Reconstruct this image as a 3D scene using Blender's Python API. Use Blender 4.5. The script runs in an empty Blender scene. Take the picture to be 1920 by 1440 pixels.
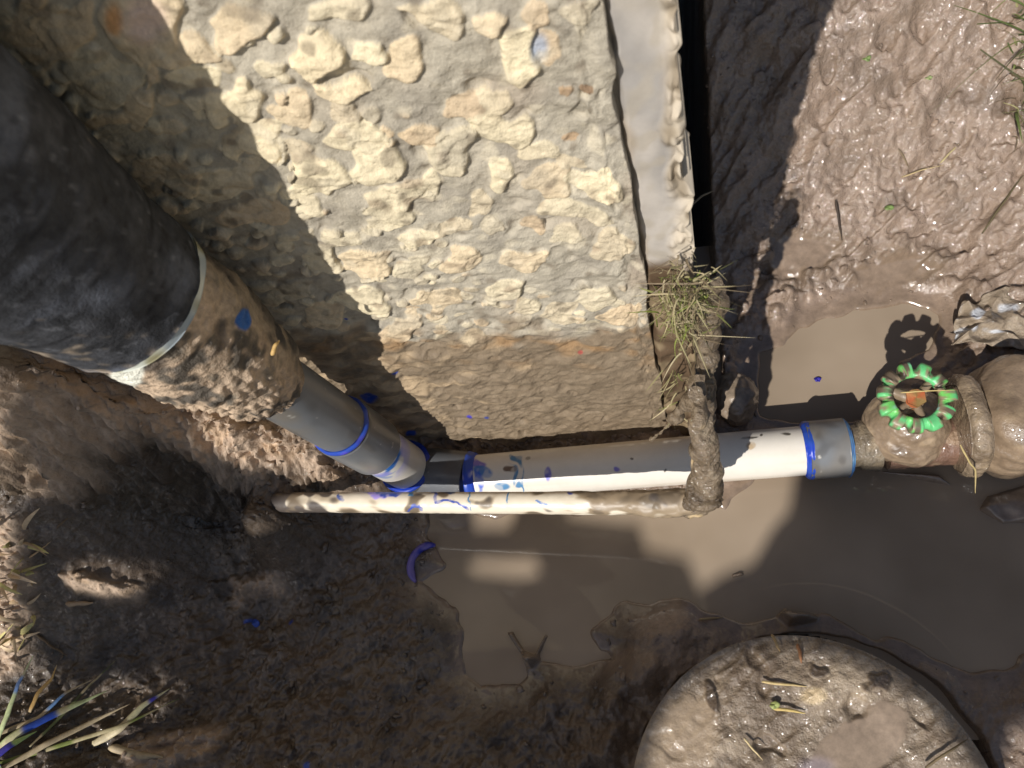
import bpy, math, random
import numpy as np
from mathutils import Matrix, Vector
scene = bpy.context.scene
COL = scene.collection

# ------------------------------------------------------------------ camera
FP = 1387.0; HC = 0.78
NAD = (1330.0, 1316.0)                       # where straight down falls in the picture
dn = np.array([NAD[0]-960, -(NAD[1]-720), -FP]); dn /= np.linalg.norm(dn)
zc_ = -dn; xc_ = np.array([1., 0, 0]) - zc_*zc_[0]; xc_ /= np.linalg.norm(xc_)
W = np.array([xc_, np.cross(zc_, xc_), zc_])
CAM = np.array([0, 0, HC])
cam = bpy.data.cameras.new('camera'); cam_o = bpy.data.objects.new('camera', cam); COL.objects.link(cam_o)
cam_o.matrix_world = Matrix(((W[0][0], W[0][1], W[0][2], 0), (W[1][0], W[1][1], W[1][2], 0),
                             (W[2][0], W[2][1], W[2][2], HC), (0, 0, 0, 1)))
cam.sensor_width = 36; cam.lens = 36*FP/1920; cam.clip_start = 0.01; cam.clip_end = 500
cam.dof.use_dof = True; cam.dof.focus_distance = 0.66; cam.dof.aperture_fstop = 13.0
scene.camera = cam_o
# ------------------------------------------------------------------ light
SH = (0.43, 0.92)                            # how far a shadow falls per metre of height
sun_el = math.atan2(1.0, math.hypot(*SH))
world = bpy.data.worlds.new('World'); scene.world = world; world.use_nodes = True
nt = world.node_tree; bg = nt.nodes['Background']
sky = nt.nodes.new('ShaderNodeTexSky'); sky.sky_type = 'NISHITA'; sky.sun_disc = False
sky.sun_elevation = sun_el; sky.sun_rotation = math.atan2(-SH[0], -SH[1])
nt.links.new(sky.outputs[0], bg.inputs[0]); bg.inputs[1].default_value = 0.062
sl = bpy.data.lights.new('sun', 'SUN'); so = bpy.data.objects.new('sun', sl); COL.objects.link(so)
sl.energy = 4.6; sl.angle = math.radians(0.6); sl.color = (1.0, 0.965, 0.92)
so.rotation_euler = Vector((SH[0], SH[1], -1)).to_track_quat('-Z', 'Y').to_euler()
so.location = (-1.5, -3, 3)
scene.view_settings.view_transform = 'Standard'; scene.view_settings.look = 'None'
scene.view_settings.exposure = 0.0; scene.view_settings.gamma = 1.0
scene.render.engine = 'CYCLES'

# ------------------------------------------------------------------ geometry of the view
def ray(u, v): return W @ np.array([u-960, 720-v, -FP])
def atz(u, v, Z=0.0):
    r = ray(u, v); return CAM + r*((Z-HC)/r[2])
def aty(u, v, Y):
    r = ray(u, v); return CAM + r*(Y/r[1])
def pix(X, Y, Z):
    dx, dy, dz = X, Y, Z-HC
    a = W[0][0]*dx+W[1][0]*dy+W[2][0]*dz
    b = W[0][1]*dx+W[1][1]*dy+W[2][1]*dz
    c = -(W[0][2]*dx+W[1][2]*dy+W[2][2]*dz)
    c = np.maximum(c, 0.02)
    return 960+FP*a/c, 720-FP*b/c

# ------------------------------------------------------------------ noise
def _h(ix, iy, iz, s):
    with np.errstate(over='ignore'):
        n = (ix.astype(np.int64)*374761393 + iy.astype(np.int64)*668265263 + iz.astype(np.int64)*2147483647 + s*1274126177)
        n = (n ^ (n >> 13)) & 0x7fffffff
        n = (n*1274126177) & 0x7fffffffffff
        n = n ^ (n >> 16)
    return (n & 0xffff)/65535.0
def vn(x, y, z=None, s=0):
    x = np.asarray(x, float); y = np.asarray(y, float)
    fx = np.floor(x); fy = np.floor(y); ux = x-fx; uy = y-fy
    ux = ux*ux*ux*(ux*(6*ux-15)+10); uy = uy*uy*uy*(uy*(6*uy-15)+10)
    if z is None:
        o = np.zeros_like(fx)
        a = _h(fx, fy, o, s); b = _h(fx+1, fy, o, s); c = _h(fx, fy+1, o, s); d = _h(fx+1, fy+1, o, s)
        return (a+(b-a)*ux+(c-a)*uy+(a-b-c+d)*ux*uy)*2-1
    z = np.asarray(z, float); fz = np.floor(z); uz = z-fz; uz = uz*uz*(3-2*uz)
    r = []
    for k in (0, 1):
        q = fz+k
        a = _h(fx, fy, q, s); b = _h(fx+1, fy, q, s); c = _h(fx, fy+1, q, s); d = _h(fx+1, fy+1, q, s)
        r.append(a+(b-a)*ux+(c-a)*uy+(a-b-c+d)*ux*uy)
    return (r[0]+(r[1]-r[0])*uz)*2-1
def fbm(x, y, z=None, s=0, o=4, g=0.5, ridge=False):
    t = 0; a = 1.0; n = 0; f = 1.0; ca, sa = math.cos(.6), math.sin(.6)
    for i in range(o):
        xx, yy = (x*ca-y*sa)*f, (x*sa+y*ca)*f
        v = vn(xx+i*17.3, yy-i*9.1, None if z is None else z*f, s+i*7)
        if ridge: v = 1-2*np.abs(v)
        t = t+a*v; n += a; a *= g; f *= 2.03; x, y = xx/f, yy/f
    return t/n
def worley(x, y, s=0, j=0.9):
    fx = np.floor(x); fy = np.floor(y); f1 = np.full(x.shape, 9.); f2 = np.full(x.shape, 9.); idv = np.zeros(x.shape); o = np.zeros(x.shape)
    for dx in (-1, 0, 1):
        for dy in (-1, 0, 1):
            cx = fx+dx; cy = fy+dy
            px = cx+.5+(_h(cx, cy, o, s)-.5)*j; py = cy+.5+(_h(cx, cy, o, s+3)-.5)*j
            d = np.hypot(x-px, y-py); i_ = _h(cx, cy, o, s+5)
            m = d < f1
            f2 = np.where(m, f1, np.minimum(f2, d)); idv = np.where(m, i_, idv); f1 = np.where(m, d, f1)
    return f1, f2, idv
def ss(a, b, x):
    t = np.clip((x-a)/(b-a), 0, 1); return t*t*(3-2*t)
def sdf(px, py, poly):                       # signed distance, negative inside
    P = np.array(poly, float); n = len(P)
    d = np.full(px.shape, 1e18); ins = np.zeros(px.shape, bool)
    for i in range(n):
        ax, ay = P[i]; bx, by = P[(i+1) % n]
        ex, ey = bx-ax, by-ay; wx, wy = px-ax, py-ay
        t = np.clip((wx*ex+wy*ey)/(ex*ex+ey*ey+1e-12), 0, 1)
        d = np.minimum(d, (wx-ex*t)**2+(wy-ey*t)**2)
        c = ((ay > py) != (by > py)) & (px < (bx-ax)*(py-ay)/((by-ay) if by != ay else 1e-9)+ax)
        ins ^= c
    d = np.sqrt(d); return np.where(ins, -d, d)
def mixc(A, B, t):
    t = np.asarray(t)[..., None]; return A*(1-t)+np.array(B)*t
def srgb(r, g, b):
    return tuple((c/255/12.92 if c/255 <= .04045 else ((c/255+.055)/1.055)**2.4) for c in (r, g, b))

# ------------------------------------------------------------------ materials
def attr_mat(name, bump=((60, .4, .002),), spec=.5, mott=(120, .25), coat=0.0):
    m = bpy.data.materials.new(name); m.use_nodes = True; t = m.node_tree; N = t.nodes; L = t.links
    b = N['Principled BSDF']
    a = N.new('ShaderNodeAttribute'); a.attribute_name = 'Col'
    r = N.new('ShaderNodeAttribute'); r.attribute_name = 'rgh'
    tc = N.new('ShaderNodeTexCoord')
    n1 = N.new('ShaderNodeTexNoise'); n1.inputs['Scale'].default_value = mott[0]; n1.inputs['Detail'].default_value = 6; n1.inputs['Roughness'].default_value = .65
    L.new(tc.outputs['Object'], n1.inputs['Vector'])
    mr = N.new('ShaderNodeMapRange'); mr.inputs['From Min'].default_value = .3; mr.inputs['From Max'].default_value = .7
    mr.inputs['To Min'].default_value = 1-mott[1]; mr.inputs['To Max'].default_value = 1+mott[1]
    L.new(n1.outputs['Fac'], mr.inputs['Value'])
    vm = N.new('ShaderNodeVectorMath'); vm.operation = 'SCALE'
    L.new(a.outputs['Color'], vm.inputs[0]); L.new(mr.outputs[0], vm.inputs['Scale'])
    L.new(vm.outputs[0], b.inputs['Base Color'])
    L.new(r.outputs['Fac'], b.inputs['Roughness'])
    b.inputs['Specular IOR Level'].default_value = spec
    b.inputs['Coat Roughness'].default_value = .065; b.inputs['Coat Weight'].default_value = 0
    if coat:
        cm = N.new('ShaderNodeMapRange'); cm.inputs['From Min'].default_value = .50; cm.inputs['From Max'].default_value = .22; cm.inputs['To Max'].default_value = coat
        L.new(r.outputs['Fac'], cm.inputs['Value']); L.new(cm.outputs[0], b.inputs['Coat Weight'])
    prev = None
    for sc, st, dist in bump:
        n = N.new('ShaderNodeTexNoise'); n.inputs['Scale'].default_value = sc; n.inputs['Detail'].default_value = 5; n.inputs['Roughness'].default_value = .6
        L.new(tc.outputs['Object'], n.inputs['Vector'])
        bp = N.new('ShaderNodeBump'); bp.inputs['Distance'].default_value = dist
        # smooth where the surface is flat and wet: strength follows attribute 'bmp'
        ba = N.new('ShaderNodeAttribute'); ba.attribute_name = 'bmp'
        mm = N.new('ShaderNodeMath'); mm.operation = 'MULTIPLY'; mm.inputs[1].default_value = st
        L.new(ba.outputs['Fac'], mm.inputs[0]); L.new(mm.outputs[0], bp.inputs['Strength'])
        L.new(n.outputs['Fac'], bp.inputs['Height'])
        if prev: L.new(prev.outputs[0], bp.inputs['Normal'])
        if prev is None: first = bp
        prev = bp
    if prev:
        L.new(prev.outputs[0], b.inputs['Normal'])
        if coat:
            n = N.new('ShaderNodeTexNoise'); n.inputs['Scale'].default_value = 240; n.inputs['Detail'].default_value = 1
            L.new(tc.outputs['Object'], n.inputs['Vector'])
            cbp = N.new('ShaderNodeBump'); cbp.inputs['Distance'].default_value = .0030
            L.new(ba.outputs['Fac'], cbp.inputs['Strength']); L.new(n.outputs['Fac'], cbp.inputs['Height'])
            L.new(cbp.outputs[0], b.inputs['Coat Normal'])
    return m
M_mud = attr_mat('wet_mud', ((150, .7, .0045), (520, .5, .0012)), spec=.4, mott=(140, .2), coat=1.0)
M_crust = attr_mat('mud_crust', ((200, .9, .0035), (600, .7, .001)), spec=.4, mott=(200, .3), coat=.8)
M_stone = attr_mat('rough_concrete', ((240, .7, .0018), (800, .7, .0007)), spec=.2, mott=(160, .16))
M_cement = attr_mat('cement', ((150, .35, .001),), spec=.25, mott=(60, .1))
M_pvc = attr_mat('pvc', ((500, .12, .0003),), spec=.45, mott=(45, .05))
M_foam = attr_mat('foam_rubber', ((350, .8, .0012), (1200, .6, .0004)), spec=.15, mott=(170, .3))
M_plant = attr_mat('grass_blades', ((300, .3, .0005),), spec=.3, mott=(300, .2))
M_metal = attr_mat('painted_metal', ((300, .5, .0008),), spec=.5, mott=(300, .12))

# ------------------------------------------------------------------ mesh helpers
def put(name, V, F, col, rgh=.6, bmp=1., mat=None, parent=None, smooth=True):
    V = np.asarray(V, float).reshape(-1, 3)
    me = bpy.data.meshes.new(name)
    o = bpy.data.objects.new(name, me); COL.objects.link(o)
    off = np.zeros(3)
    if parent is not None:
        o.parent = parent
        p = parent; 
        while p is not None: off = off+np.array(p.location); p = p.parent
    V = V-off
    F = np.asarray(F, np.int32); n, k = F.shape
    me.vertices.add(len(V)); me.vertices.foreach_set('co', V.astype(np.float32).ravel())
    me.loops.add(n*k); me.loops.foreach_set('vertex_index', F.ravel())
    me.polygons.add(n); me.polygons.foreach_set('loop_start', np.arange(0, n*k, k, dtype=np.int32))
    try: me.polygons.foreach_set('loop_total', np.full(n, k, np.int32))
    except Exception: pass
    me.polygons.foreach_set('use_smooth', np.full(n, smooth))
    me.update(calc_edges=True); me.validate()
    c = np.ones((len(V), 4), np.float32); c[:, :3] = np.clip(np.asarray(col, float).reshape(-1, 3), 0, 1) if np.ndim(col) > 1 else np.array(col)
    me.attributes.new('Col', 'FLOAT_COLOR', 'POINT').data.foreach_set('color', c.ravel())
    for nm, v in (('rgh', rgh), ('bmp', bmp)):
        arr = np.broadcast_to(np.asarray(v, np.float32).ravel() if np.ndim(v) else np.float32(v), (len(V),)).astype(np.float32)
        me.attributes.new(nm, 'FLOAT', 'POINT').data.foreach_set('value', np.ascontiguousarray(arr))
    if mat: me.materials.append(mat)
    return o
def gfaces(nr, nc, cu=False, cv=False):
    r = np.arange(nr if cu else nr-1); c = np.arange(nc if cv else nc-1)
    R, C_ = np.meshgrid(r, c, indexing='ij'); R2 = (R+1) % nr; C2 = (C_+1) % nc
    return np.stack([R*nc+C_, R2*nc+C_, R2*nc+C2, R*nc+C2], -1).reshape(-1, 4)
def empty(name, loc, label, cat, group=None):
    o = bpy.data.objects.new(name, None); o.empty_display_size = .02; COL.objects.link(o); o.location = loc
    return tag(o, label, cat, group)
def tag(o, label, cat, group=None, kind=None):
    if label: o['label'] = label
    if cat: o['category'] = cat
    if group: o['group'] = group
    if kind: o['kind'] = kind
    return o
def frames(P):
    P = np.asarray(P, float); T = np.gradient(P, axis=0); T /= np.linalg.norm(T, axis=1)[:, None]
    N = []; ref = np.array([0, 0, 1.]) if abs(T[0][2]) < .8 else np.array([0, -1., 0])
    n = ref-T[0]*np.dot(ref, T[0]); n /= np.linalg.norm(n)
    for t in T:
        n = n-t*np.dot(n, t); n /= np.linalg.norm(n); N.append(n)
    N = np.array(N); return T, N, np.cross(T, N)
def resample(pts, n):
    pts = np.asarray(pts, float); d = np.r_[0, np.cumsum(np.linalg.norm(np.diff(pts, axis=0), axis=1))]
    q = np.linspace(0, d[-1], n); return np.stack([np.interp(q, d, pts[:, i]) for i in range(3)], 1), q
def smoothpath(pts, n, it=8):
    P, q = resample(pts, n)
    for _ in range(it): P[1:-1] = .25*P[:-2]+.5*P[1:-1]+.25*P[2:]
    return P
def sweep(name, P, rad, nv, mat, parent=None, disp=None, color=(.5, .5, .5), rgh=.5, bmp=1., caps=True, inner=None):
    """tube along P; rad scalar/array; disp(X,Y,Z,s,th)->offset; color(X,Y,Z,s,th,d)->rgb. Angle 0 is up (or -Y for upright runs)."""
    P = np.asarray(P, float); n = len(P); T, N, B = frames(P)
    s = np.r_[0, np.cumsum(np.linalg.norm(np.diff(P, axis=0), axis=1))]
    R = np.broadcast_to(np.asarray(rad, float), (n,))
    th = np.linspace(0, 2*np.pi, nv, endpoint=False)
    D = N[:, None, :]*np.cos(th)[None, :, None]+B[:, None, :]*np.sin(th)[None, :, None]
    V0 = P[:, None, :]+D*R[:, None, None]
    S, TH = np.meshgrid(s, th, indexing='ij')
    d = np.zeros(S.shape) if disp is None else disp(V0[..., 0], V0[..., 1], V0[..., 2], S, TH)
    V = V0+D*d[..., None]
    c = color(V0[..., 0], V0[..., 1], V0[..., 2], S, TH, d) if callable(color) else np.broadcast_to(np.array(color, float), V.shape)
    rg = rgh(V0[..., 0], V0[..., 1], V0[..., 2], S, TH, d) if callable(rgh) else np.full(S.shape, rgh)
    V = V.reshape(-1, 3); F = gfaces(n, nv, cv=True); c = c.reshape(-1, 3); rg = rg.ravel()
    if caps:
        for k, (row, sg) in enumerate(((0, -1), (n-1, 1))):
            ring = np.arange(nv)+row*nv
            rin = len(V); cen = P[row]
            for q in (.97, .5, .03):
                V = np.vstack([V, cen+(V[ring]-cen)*q]); c = np.vstack([c, c[ring]]); rg = np.r_[rg, rg[ring]]
            rows = [ring]+[rin+i*nv+np.arange(nv) for i in range(3)]
            for a, b_ in zip(rows[:-1], rows[1:]):
                f = np.stack([a, b_, np.roll(b_, -1), np.roll(a, -1)], 1)
                F = np.vstack([F, f if sg < 0 else f[:, ::-1]])
    return put(name, V, F[:, ::-1], c, rg, bmp, mat, parent)

# ------------------------------------------------------------------ colours
MUD = np.array(srgb(140, 120, 103)); MUDW = np.array(srgb(120, 102, 84)); MUDD = np.array(srgb(92, 75, 58))
PALE = np.array(srgb(194, 170, 146)); SOIL = np.array(srgb(74, 64, 52))
BLUE = srgb(44, 76, 168); VIO = srgb(78, 72, 176); TEAL = srgb(40, 120, 170)
WY = 0.27                                     # wall face

# ================================================================== GROUND
def axis(lo, a, b, hi, fine, coarse):
    l = [a]; st = fine
    while l[-1] > lo: st = min(st*1.12, coarse); l.append(l[-1]-st)
    r = [b]; st = fine
    while r[-1] < hi: st = min(st*1.12, coarse); r.append(r[-1]+st)
    return np.array(l[::-1][:-1]+list(np.arange(a, b, fine))+r)
LID_C = atz(1522, 1546, .055)[:2]; LID_R = np.linalg.norm(atz(1522, 1546, .055)-atz(1500, 1192, .055)); LID_Z = .055
POOL = [(815, 955), (1360, 960), (1480, 820), (1640, 800), (1960, 870), (2000, 1200), (1900, 1240), (1820, 1260), (1700, 1215), (1540, 1160), (1470, 1150), (1390, 1165), (1290, 1130), (1180, 1135), (1120, 1180), (1135, 1215), (1160, 1235), (1080, 1262), (1000, 1235), (1000, 1270), (975, 1292), (940, 1285), (900, 1290), (875, 1265), (862, 1180), (845, 1150), (815, 1120), (790, 1090), (830, 1060), (800, 1010)]
PUD = [(1425, 775), (1428, 660), (1470, 640), (1500, 612), (1545, 590), (1600, 578), (1690, 572), (1760, 590), (1745, 660), (1650, 720), (1640, 790), (1500, 800)]
PUD2 = [(1450, 450), (1500, 440), (1575, 455), (1545, 500), (1490, 520), (1445, 515)]
PUD3 = [(1600, 500), (1710, 480), (1760, 505), (1700, 530), (1620, 530)]
def base_h(x, y):
    h = np.full(x.shape, .012)
    # pit sides
    h += .30*ss(.40, .78, y)*ss(-.02, .06, x)*.95
    h += .10*ss(.24, .60, x)*ss(.15, .45, y)
    h += .17*ss(-.50, -.90, x)+.05*ss(-.48, -.66, x)*ss(.0, -.15, y)
    # mound along the foot of the wall, left of the riser
    m = ss(.185, .262, y)*ss(-.235, -.30, x)
    h += m*(.03+.13*ss(-.28, -.46, x)+.11*ss(-.44, -.54, x))
    h += .22*ss(-.47, -.62, x)*ss(.00, .27, y)
    h += .105*np.exp(-((x+.440)/.036)**2-((y-.178)/.040)**2)
    h += .12*ss(-.16, -.5, y)
    h += .02*ss(-.10, -.25, x)*ss(.02, -.10, y)
    # deep gap beside the end of the wall
    gx = (x-.030-.10*np.clip(y-.3, 0, 1))
    return h
xs = axis(-30, -.80, .45, 30, .00135, 3.0); ys = axis(-30, -.08, .90, 30, .00135, 3.0)
X, Y = np.meshgrid(xs, ys, indexing='ij')
base = base_h(X, Y)
wx = fbm(X*22, Y*22, s=11, o=3)*.010; wy = fbm(X*22, Y*22, s=12, o=3)*.010
U, Vp = pix(X+wx*.5, Y+wy*.5, base*0)
Ub, Vb = pix(X+wx*.5, Y+wy*.5, base)
near = (np.abs(X) < 1.6) & (np.abs(Y) < 1.6)
px2m = 1/1750.
pool = sdf(U, Vp, POOL)*px2m; pud = sdf(U, Vp, PUD)*px2m
pool = np.minimum(pool, pud)+fbm(X*70, Y*70, s=193, o=3)*.0055+fbm(X*24, Y*24, s=194, o=2)*.006
pud2 = np.minimum(sdf(Ub, Vb, PUD2), sdf(Ub, Vb, PUD3))*px2m
fade = np.exp(-((np.maximum(np.abs(X)-1, 0))+(np.maximum(np.abs(Y)-1, 0)))*.5)
right = ss(.0, .06, X)*ss(.26, .34, Y)
n1 = fbm(X*14, Y*14, s=1, o=3); n2 = fbm(X*55, Y*55, s=2, o=4); n3 = fbm(X*190, Y*190, s=3, o=3)
f1, f2, idw = worley((X+wx)*38, (Y+wy)*38, s=4)
clod = (.55-f1)*1.0
f1b, f2b, idb = worley((X+wx*.4)*120, (Y+wy*.4)*120, s=9)
# smeared folds in the upper right
lowf = 0; a = .62; xr = X*math.cos(a)+Y*math.sin(a); yr = -X*math.sin(a)+Y*math.cos(a)
folds = fbm(xr*16, yr*75+2*n1, s=21, o=4, ridge=True)
h = base.copy()
rough_amt = np.clip(ss(.0, .035, pool), 0, 1)*(1-ss(.004, -.004, pud2)*.97)
left = ss(-.02, -.12, X)
f1d, f2d, idd = worley((X+wx*.8+.3*wy)*58, (Y+wy*.8)*74, s=91)
soft = ss(-.25, .25, fbm(X*17, Y*17, s=98, o=3))
plate = ss(.0, .30, f2d-f1d+.10*n2)*(idd*.8+.2)*(1-soft); plate2 = ss(.0, .30, f2-f1+.10*n2)*(.3+.7*idw)*(.25+.75*soft*ss(-.2, .3, n1))
rg1 = fbm(X*30, Y*30, s=96, o=5, g=.55, ridge=True); rg2 = fbm(X*75+n1, Y*75, s=97, o=4, g=.6)
f1e, f2e, ide = worley((X+wx*.3)*250, (Y+wy*.3)*250, s=93)
crumb = np.maximum(.62-f1e, 0)*(ide > .35)
n4 = fbm(X*120, Y*120, s=95, o=4, ridge=True)
det = n1*.007+n2*.0050+n3*.0020*(1+left)
smear = ss(-.25, .2, fbm(X*8+7, Y*8, s=192, o=3)); stp = ss(.16, .20, Y)*ss(-.24, -.30, X)*ss(.03, .07, base); left = left*(.30+.70*smear)*(1-.75*stp)*(1-.45*ss(-.5, -.56, X)*ss(.05, .1, Y))
det += left*(plate*.0030+plate2*.0045+crumb*.0034*soft*ss(-.1, .3, n2)+n4*.0012-.003*ss(.09, .0, np.abs(fbm(X*13+5, Y*13, s=48, o=5, g=.62)))*ss(-.1, .3, fbm(X*9, Y*9+4, s=49, o=2))+np.maximum(.5-f1b, 0)*.0060*ss(.1, -.3, n1)+rg1*.0075+rg2*.0062+np.maximum(fbm(X*40, Y*40, s=191, o=4), 0)*.010)
det += (1-left)*(crumb*.0020*ss(.1, -.3, n1)+n4*.0008)
folds2 = fbm(xr*9+2*n1, yr*30, s=22, o=4, ridge=True)
rc = ss(.10, .0, np.abs(fbm(X*11+1, Y*11, s=44, o=5, g=.6)))*ss(.0, .3, fbm(X*7, Y*7+4, s=45, o=2))
det += right*(-rc*.008+folds2*.009+rg1*.004+rg2*.0065-.007*ss(.25, .6, fbm(X*48, Y*48, s=46, o=4))+folds*.0062+(.5-f1b)*.0036*ss(-.3, .4, n1)+plate*.0024*ss(.0, -.3, n2))
# coarse lumps at the rim of the right-hand puddle
lump = np.exp(-((pud-.025)/.022)**2)
f1c, f2c, idc = worley((X+wx*.5)*70, (Y+wy*.5)*70, s=31)
det += lump*np.maximum(.62-f1c, 0)*.020*right
h += det*(.12+.88*rough_amt)*fade
# mud shore: below water inside the pools, rising outside
h = np.where(pool < .05, h*ss(-.002, .05, pool)+(.0025+n2*.0015)*(1-ss(-.002, .05, pool)), h)
h -= ss(.0015, -.012, pool)*.016
# crumbs breaking the surface of the pool
ISL = [[(945, 1185), (965, 1180), (990, 1215), (1005, 1225), (1025, 1180), (1038, 1190), (1018, 1235), (1000, 1250), (985, 1240)],
       [(1365, 1068), (1395, 1062), (1405, 1075), (1370, 1082)], [(1460, 1150), (1475, 1135), (1510, 1150), (1530, 1165), (1480, 1170)],
       [(1850, 925), (1960, 900), (1960, 985), (1880, 985), (1835, 955)], [(1590, 880), (1760, 885), (1800, 915), (1700, 900)]]
isl = np.full(X.shape, 9.)
for p in ISL: isl = np.minimum(isl, sdf(U, Vp, p)*px2m)
h += ss(.004, -.006, isl)*(.020+n2*.004)
left = ss(-.02, -.12, X)
# cracks
cr = 1-np.abs(fbm(X*9+3, Y*9, s=41, o=4))*14; cr = np.clip(cr, 0, 1)*ss(.01, .04, pool)*ss(-.1, .3, fbm(X*6, Y*6, s=43, o=2))
h -= cr*.0022
# the gap beside the wall end and under the wall
gap = ss(.010, .016, X)*ss(.052+.003*n1, .030+.004*n1, X-.02*ss(.3, 1.0, Y))*ss(.285, .33, Y)
h = h*(1-gap)+gap*(-.30)
h = np.where((Y > WY+.02) & (X < .012), -.05, h)
# ring-shaped slot round the buried lid
rl = np.hypot(X-LID_C[0], Y-LID_C[1]); ang = np.arctan2(Y-LID_C[1], X-LID_C[0])
sw = .002+.018*ss(1.9, .6, np.abs(ang))+.003*n2; slot = ss(LID_R+sw, LID_R+sw-.007, rl)
h = h*(1-slot)+slot*(-.07)
rim = np.exp(-((rl-LID_R-.035)/.02)**2)*ss(1.9, 2.5, ang)
h += rim*.018*(1+n2)
# ---- colour
col = np.broadcast_to(MUD, X.shape+(3,)).copy()
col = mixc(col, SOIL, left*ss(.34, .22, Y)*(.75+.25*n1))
col = mixc(col, MUDW, right*ss(.0, .5, n2)*.6)
col = mixc(col, srgb(158, 138, 121), right*(.25+.4*ss(.0, .8, folds)))
col = mixc(col, MUDD, ss(.4, -.4, n1+.4*n2)*.35*(1-right*.85))
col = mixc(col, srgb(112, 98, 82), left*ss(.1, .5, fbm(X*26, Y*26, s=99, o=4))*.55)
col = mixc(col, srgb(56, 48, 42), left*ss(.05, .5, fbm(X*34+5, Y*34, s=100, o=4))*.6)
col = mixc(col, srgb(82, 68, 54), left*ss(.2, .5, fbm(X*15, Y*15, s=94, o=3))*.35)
pale = np.zeros(X.shape)
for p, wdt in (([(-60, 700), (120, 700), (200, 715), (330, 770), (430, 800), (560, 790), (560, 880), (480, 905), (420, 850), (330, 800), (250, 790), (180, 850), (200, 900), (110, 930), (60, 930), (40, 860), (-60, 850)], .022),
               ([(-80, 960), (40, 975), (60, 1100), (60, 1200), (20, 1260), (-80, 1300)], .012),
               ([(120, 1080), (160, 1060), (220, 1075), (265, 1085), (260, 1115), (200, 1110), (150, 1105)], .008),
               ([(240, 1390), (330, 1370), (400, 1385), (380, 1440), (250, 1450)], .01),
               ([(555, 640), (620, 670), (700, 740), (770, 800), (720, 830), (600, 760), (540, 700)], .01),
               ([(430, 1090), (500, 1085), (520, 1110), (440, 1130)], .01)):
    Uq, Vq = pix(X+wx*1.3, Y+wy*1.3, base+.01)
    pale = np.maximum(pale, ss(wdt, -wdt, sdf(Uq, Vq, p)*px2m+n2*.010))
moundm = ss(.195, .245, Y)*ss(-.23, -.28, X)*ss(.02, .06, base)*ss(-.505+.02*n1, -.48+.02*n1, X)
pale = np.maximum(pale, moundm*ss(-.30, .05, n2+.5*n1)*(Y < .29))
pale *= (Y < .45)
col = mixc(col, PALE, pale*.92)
h += pale*(.006+.014*np.maximum(n2, 0)+.012*np.maximum(.6-f1b, 0)+crumb*.006+np.maximum(n4, 0)*.003)*(near)
col = mixc(col, srgb(190, 155, 115), pale*ss(.2, .6, n3)*.4)
col = mixc(col, srgb(60, 47, 35), cr*.45)
col = mixc(col, srgb(120, 104, 90), right*ss(.0, .45, fbm(X*28, Y*60, s=47, o=5, g=.6))*.6); col = mixc(col, srgb(96, 80, 66), right*rc*.6); col = mixc(col, srgb(112, 96, 82), right*ss(-.1, -.6, folds2)*.5)
col = mixc(col, srgb(128, 110, 92), ss(.02, -.002, np.minimum(pool, pud2))*.8)
for (u_, v_, r_) in ((480, 1168, 7), (690, 742, 14), (600, 1430, 7), (560, 1170, 5)):
    q = atz(u_, v_, 0)[:2] if (u_, v_) != (690, 742) else aty(690, 742, .25)[:2]
    col = mixc(col, BLUE, ss(r_*px2m, r_*px2m*.5, np.hypot(X-q[0], Y-q[1])+n3*.003))
far = np.maximum.reduce([ss(.98, 1.15, -X), ss(.60, .9, X), ss(.35, .55, -Y), ss(1.2, 1.5, Y)])
col = mixc(col, srgb(222, 208, 182), far*.95)  # outer ground, out of view, made pale to bounce light onto the wall
rgh = .32+.26*pale-.12*right+.02*left+.14*n2; rgh = rgh-.2*ss(.008, -.002, pud2)-.12*ss(.02, 0, pool)
rgh = np.clip(rgh, .12, .95)
bmp = np.clip(1.0*(.1+.9*rough_amt), 0, 1)
steep = ss(.16, .20, Y)*ss(.30, .28, Y)*ss(-.24, -.30, X)*ss(.03, .07, base)
Yd = Y-steep*(rg1*.010+rg2*.010+crumb*.010+np.maximum(.55-f1b, 0)*.010+n2*.006)
Vt = np.stack([X, Yd, h], -1)
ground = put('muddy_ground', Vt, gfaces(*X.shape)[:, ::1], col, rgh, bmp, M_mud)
tag(ground, 'wet brown mud floor and banks of the dug pit', 'mud', kind='structure')
def gz(x, y):
    i = np.clip(np.searchsorted(xs, x), 1, len(xs)-1); j = np.clip(np.searchsorted(ys, y), 1, len(ys)-1)
    return float(h[i, j])
def atg(u, v, lift=0.0):                      # where a line of sight meets the mud
    r = ray(u, v); r = r/-r[2]
    prev = 0.3
    for t_ in np.arange(.30, .90, .002):
        p = CAM+r*t_
        if p[2] <= gz(p[0], p[1]): break
        prev = t_
        if p[1] > .262 and p[0] < .012: return p
    p = CAM+r*prev; p[2] = gz(p[0], p[1])+lift; return p

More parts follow.
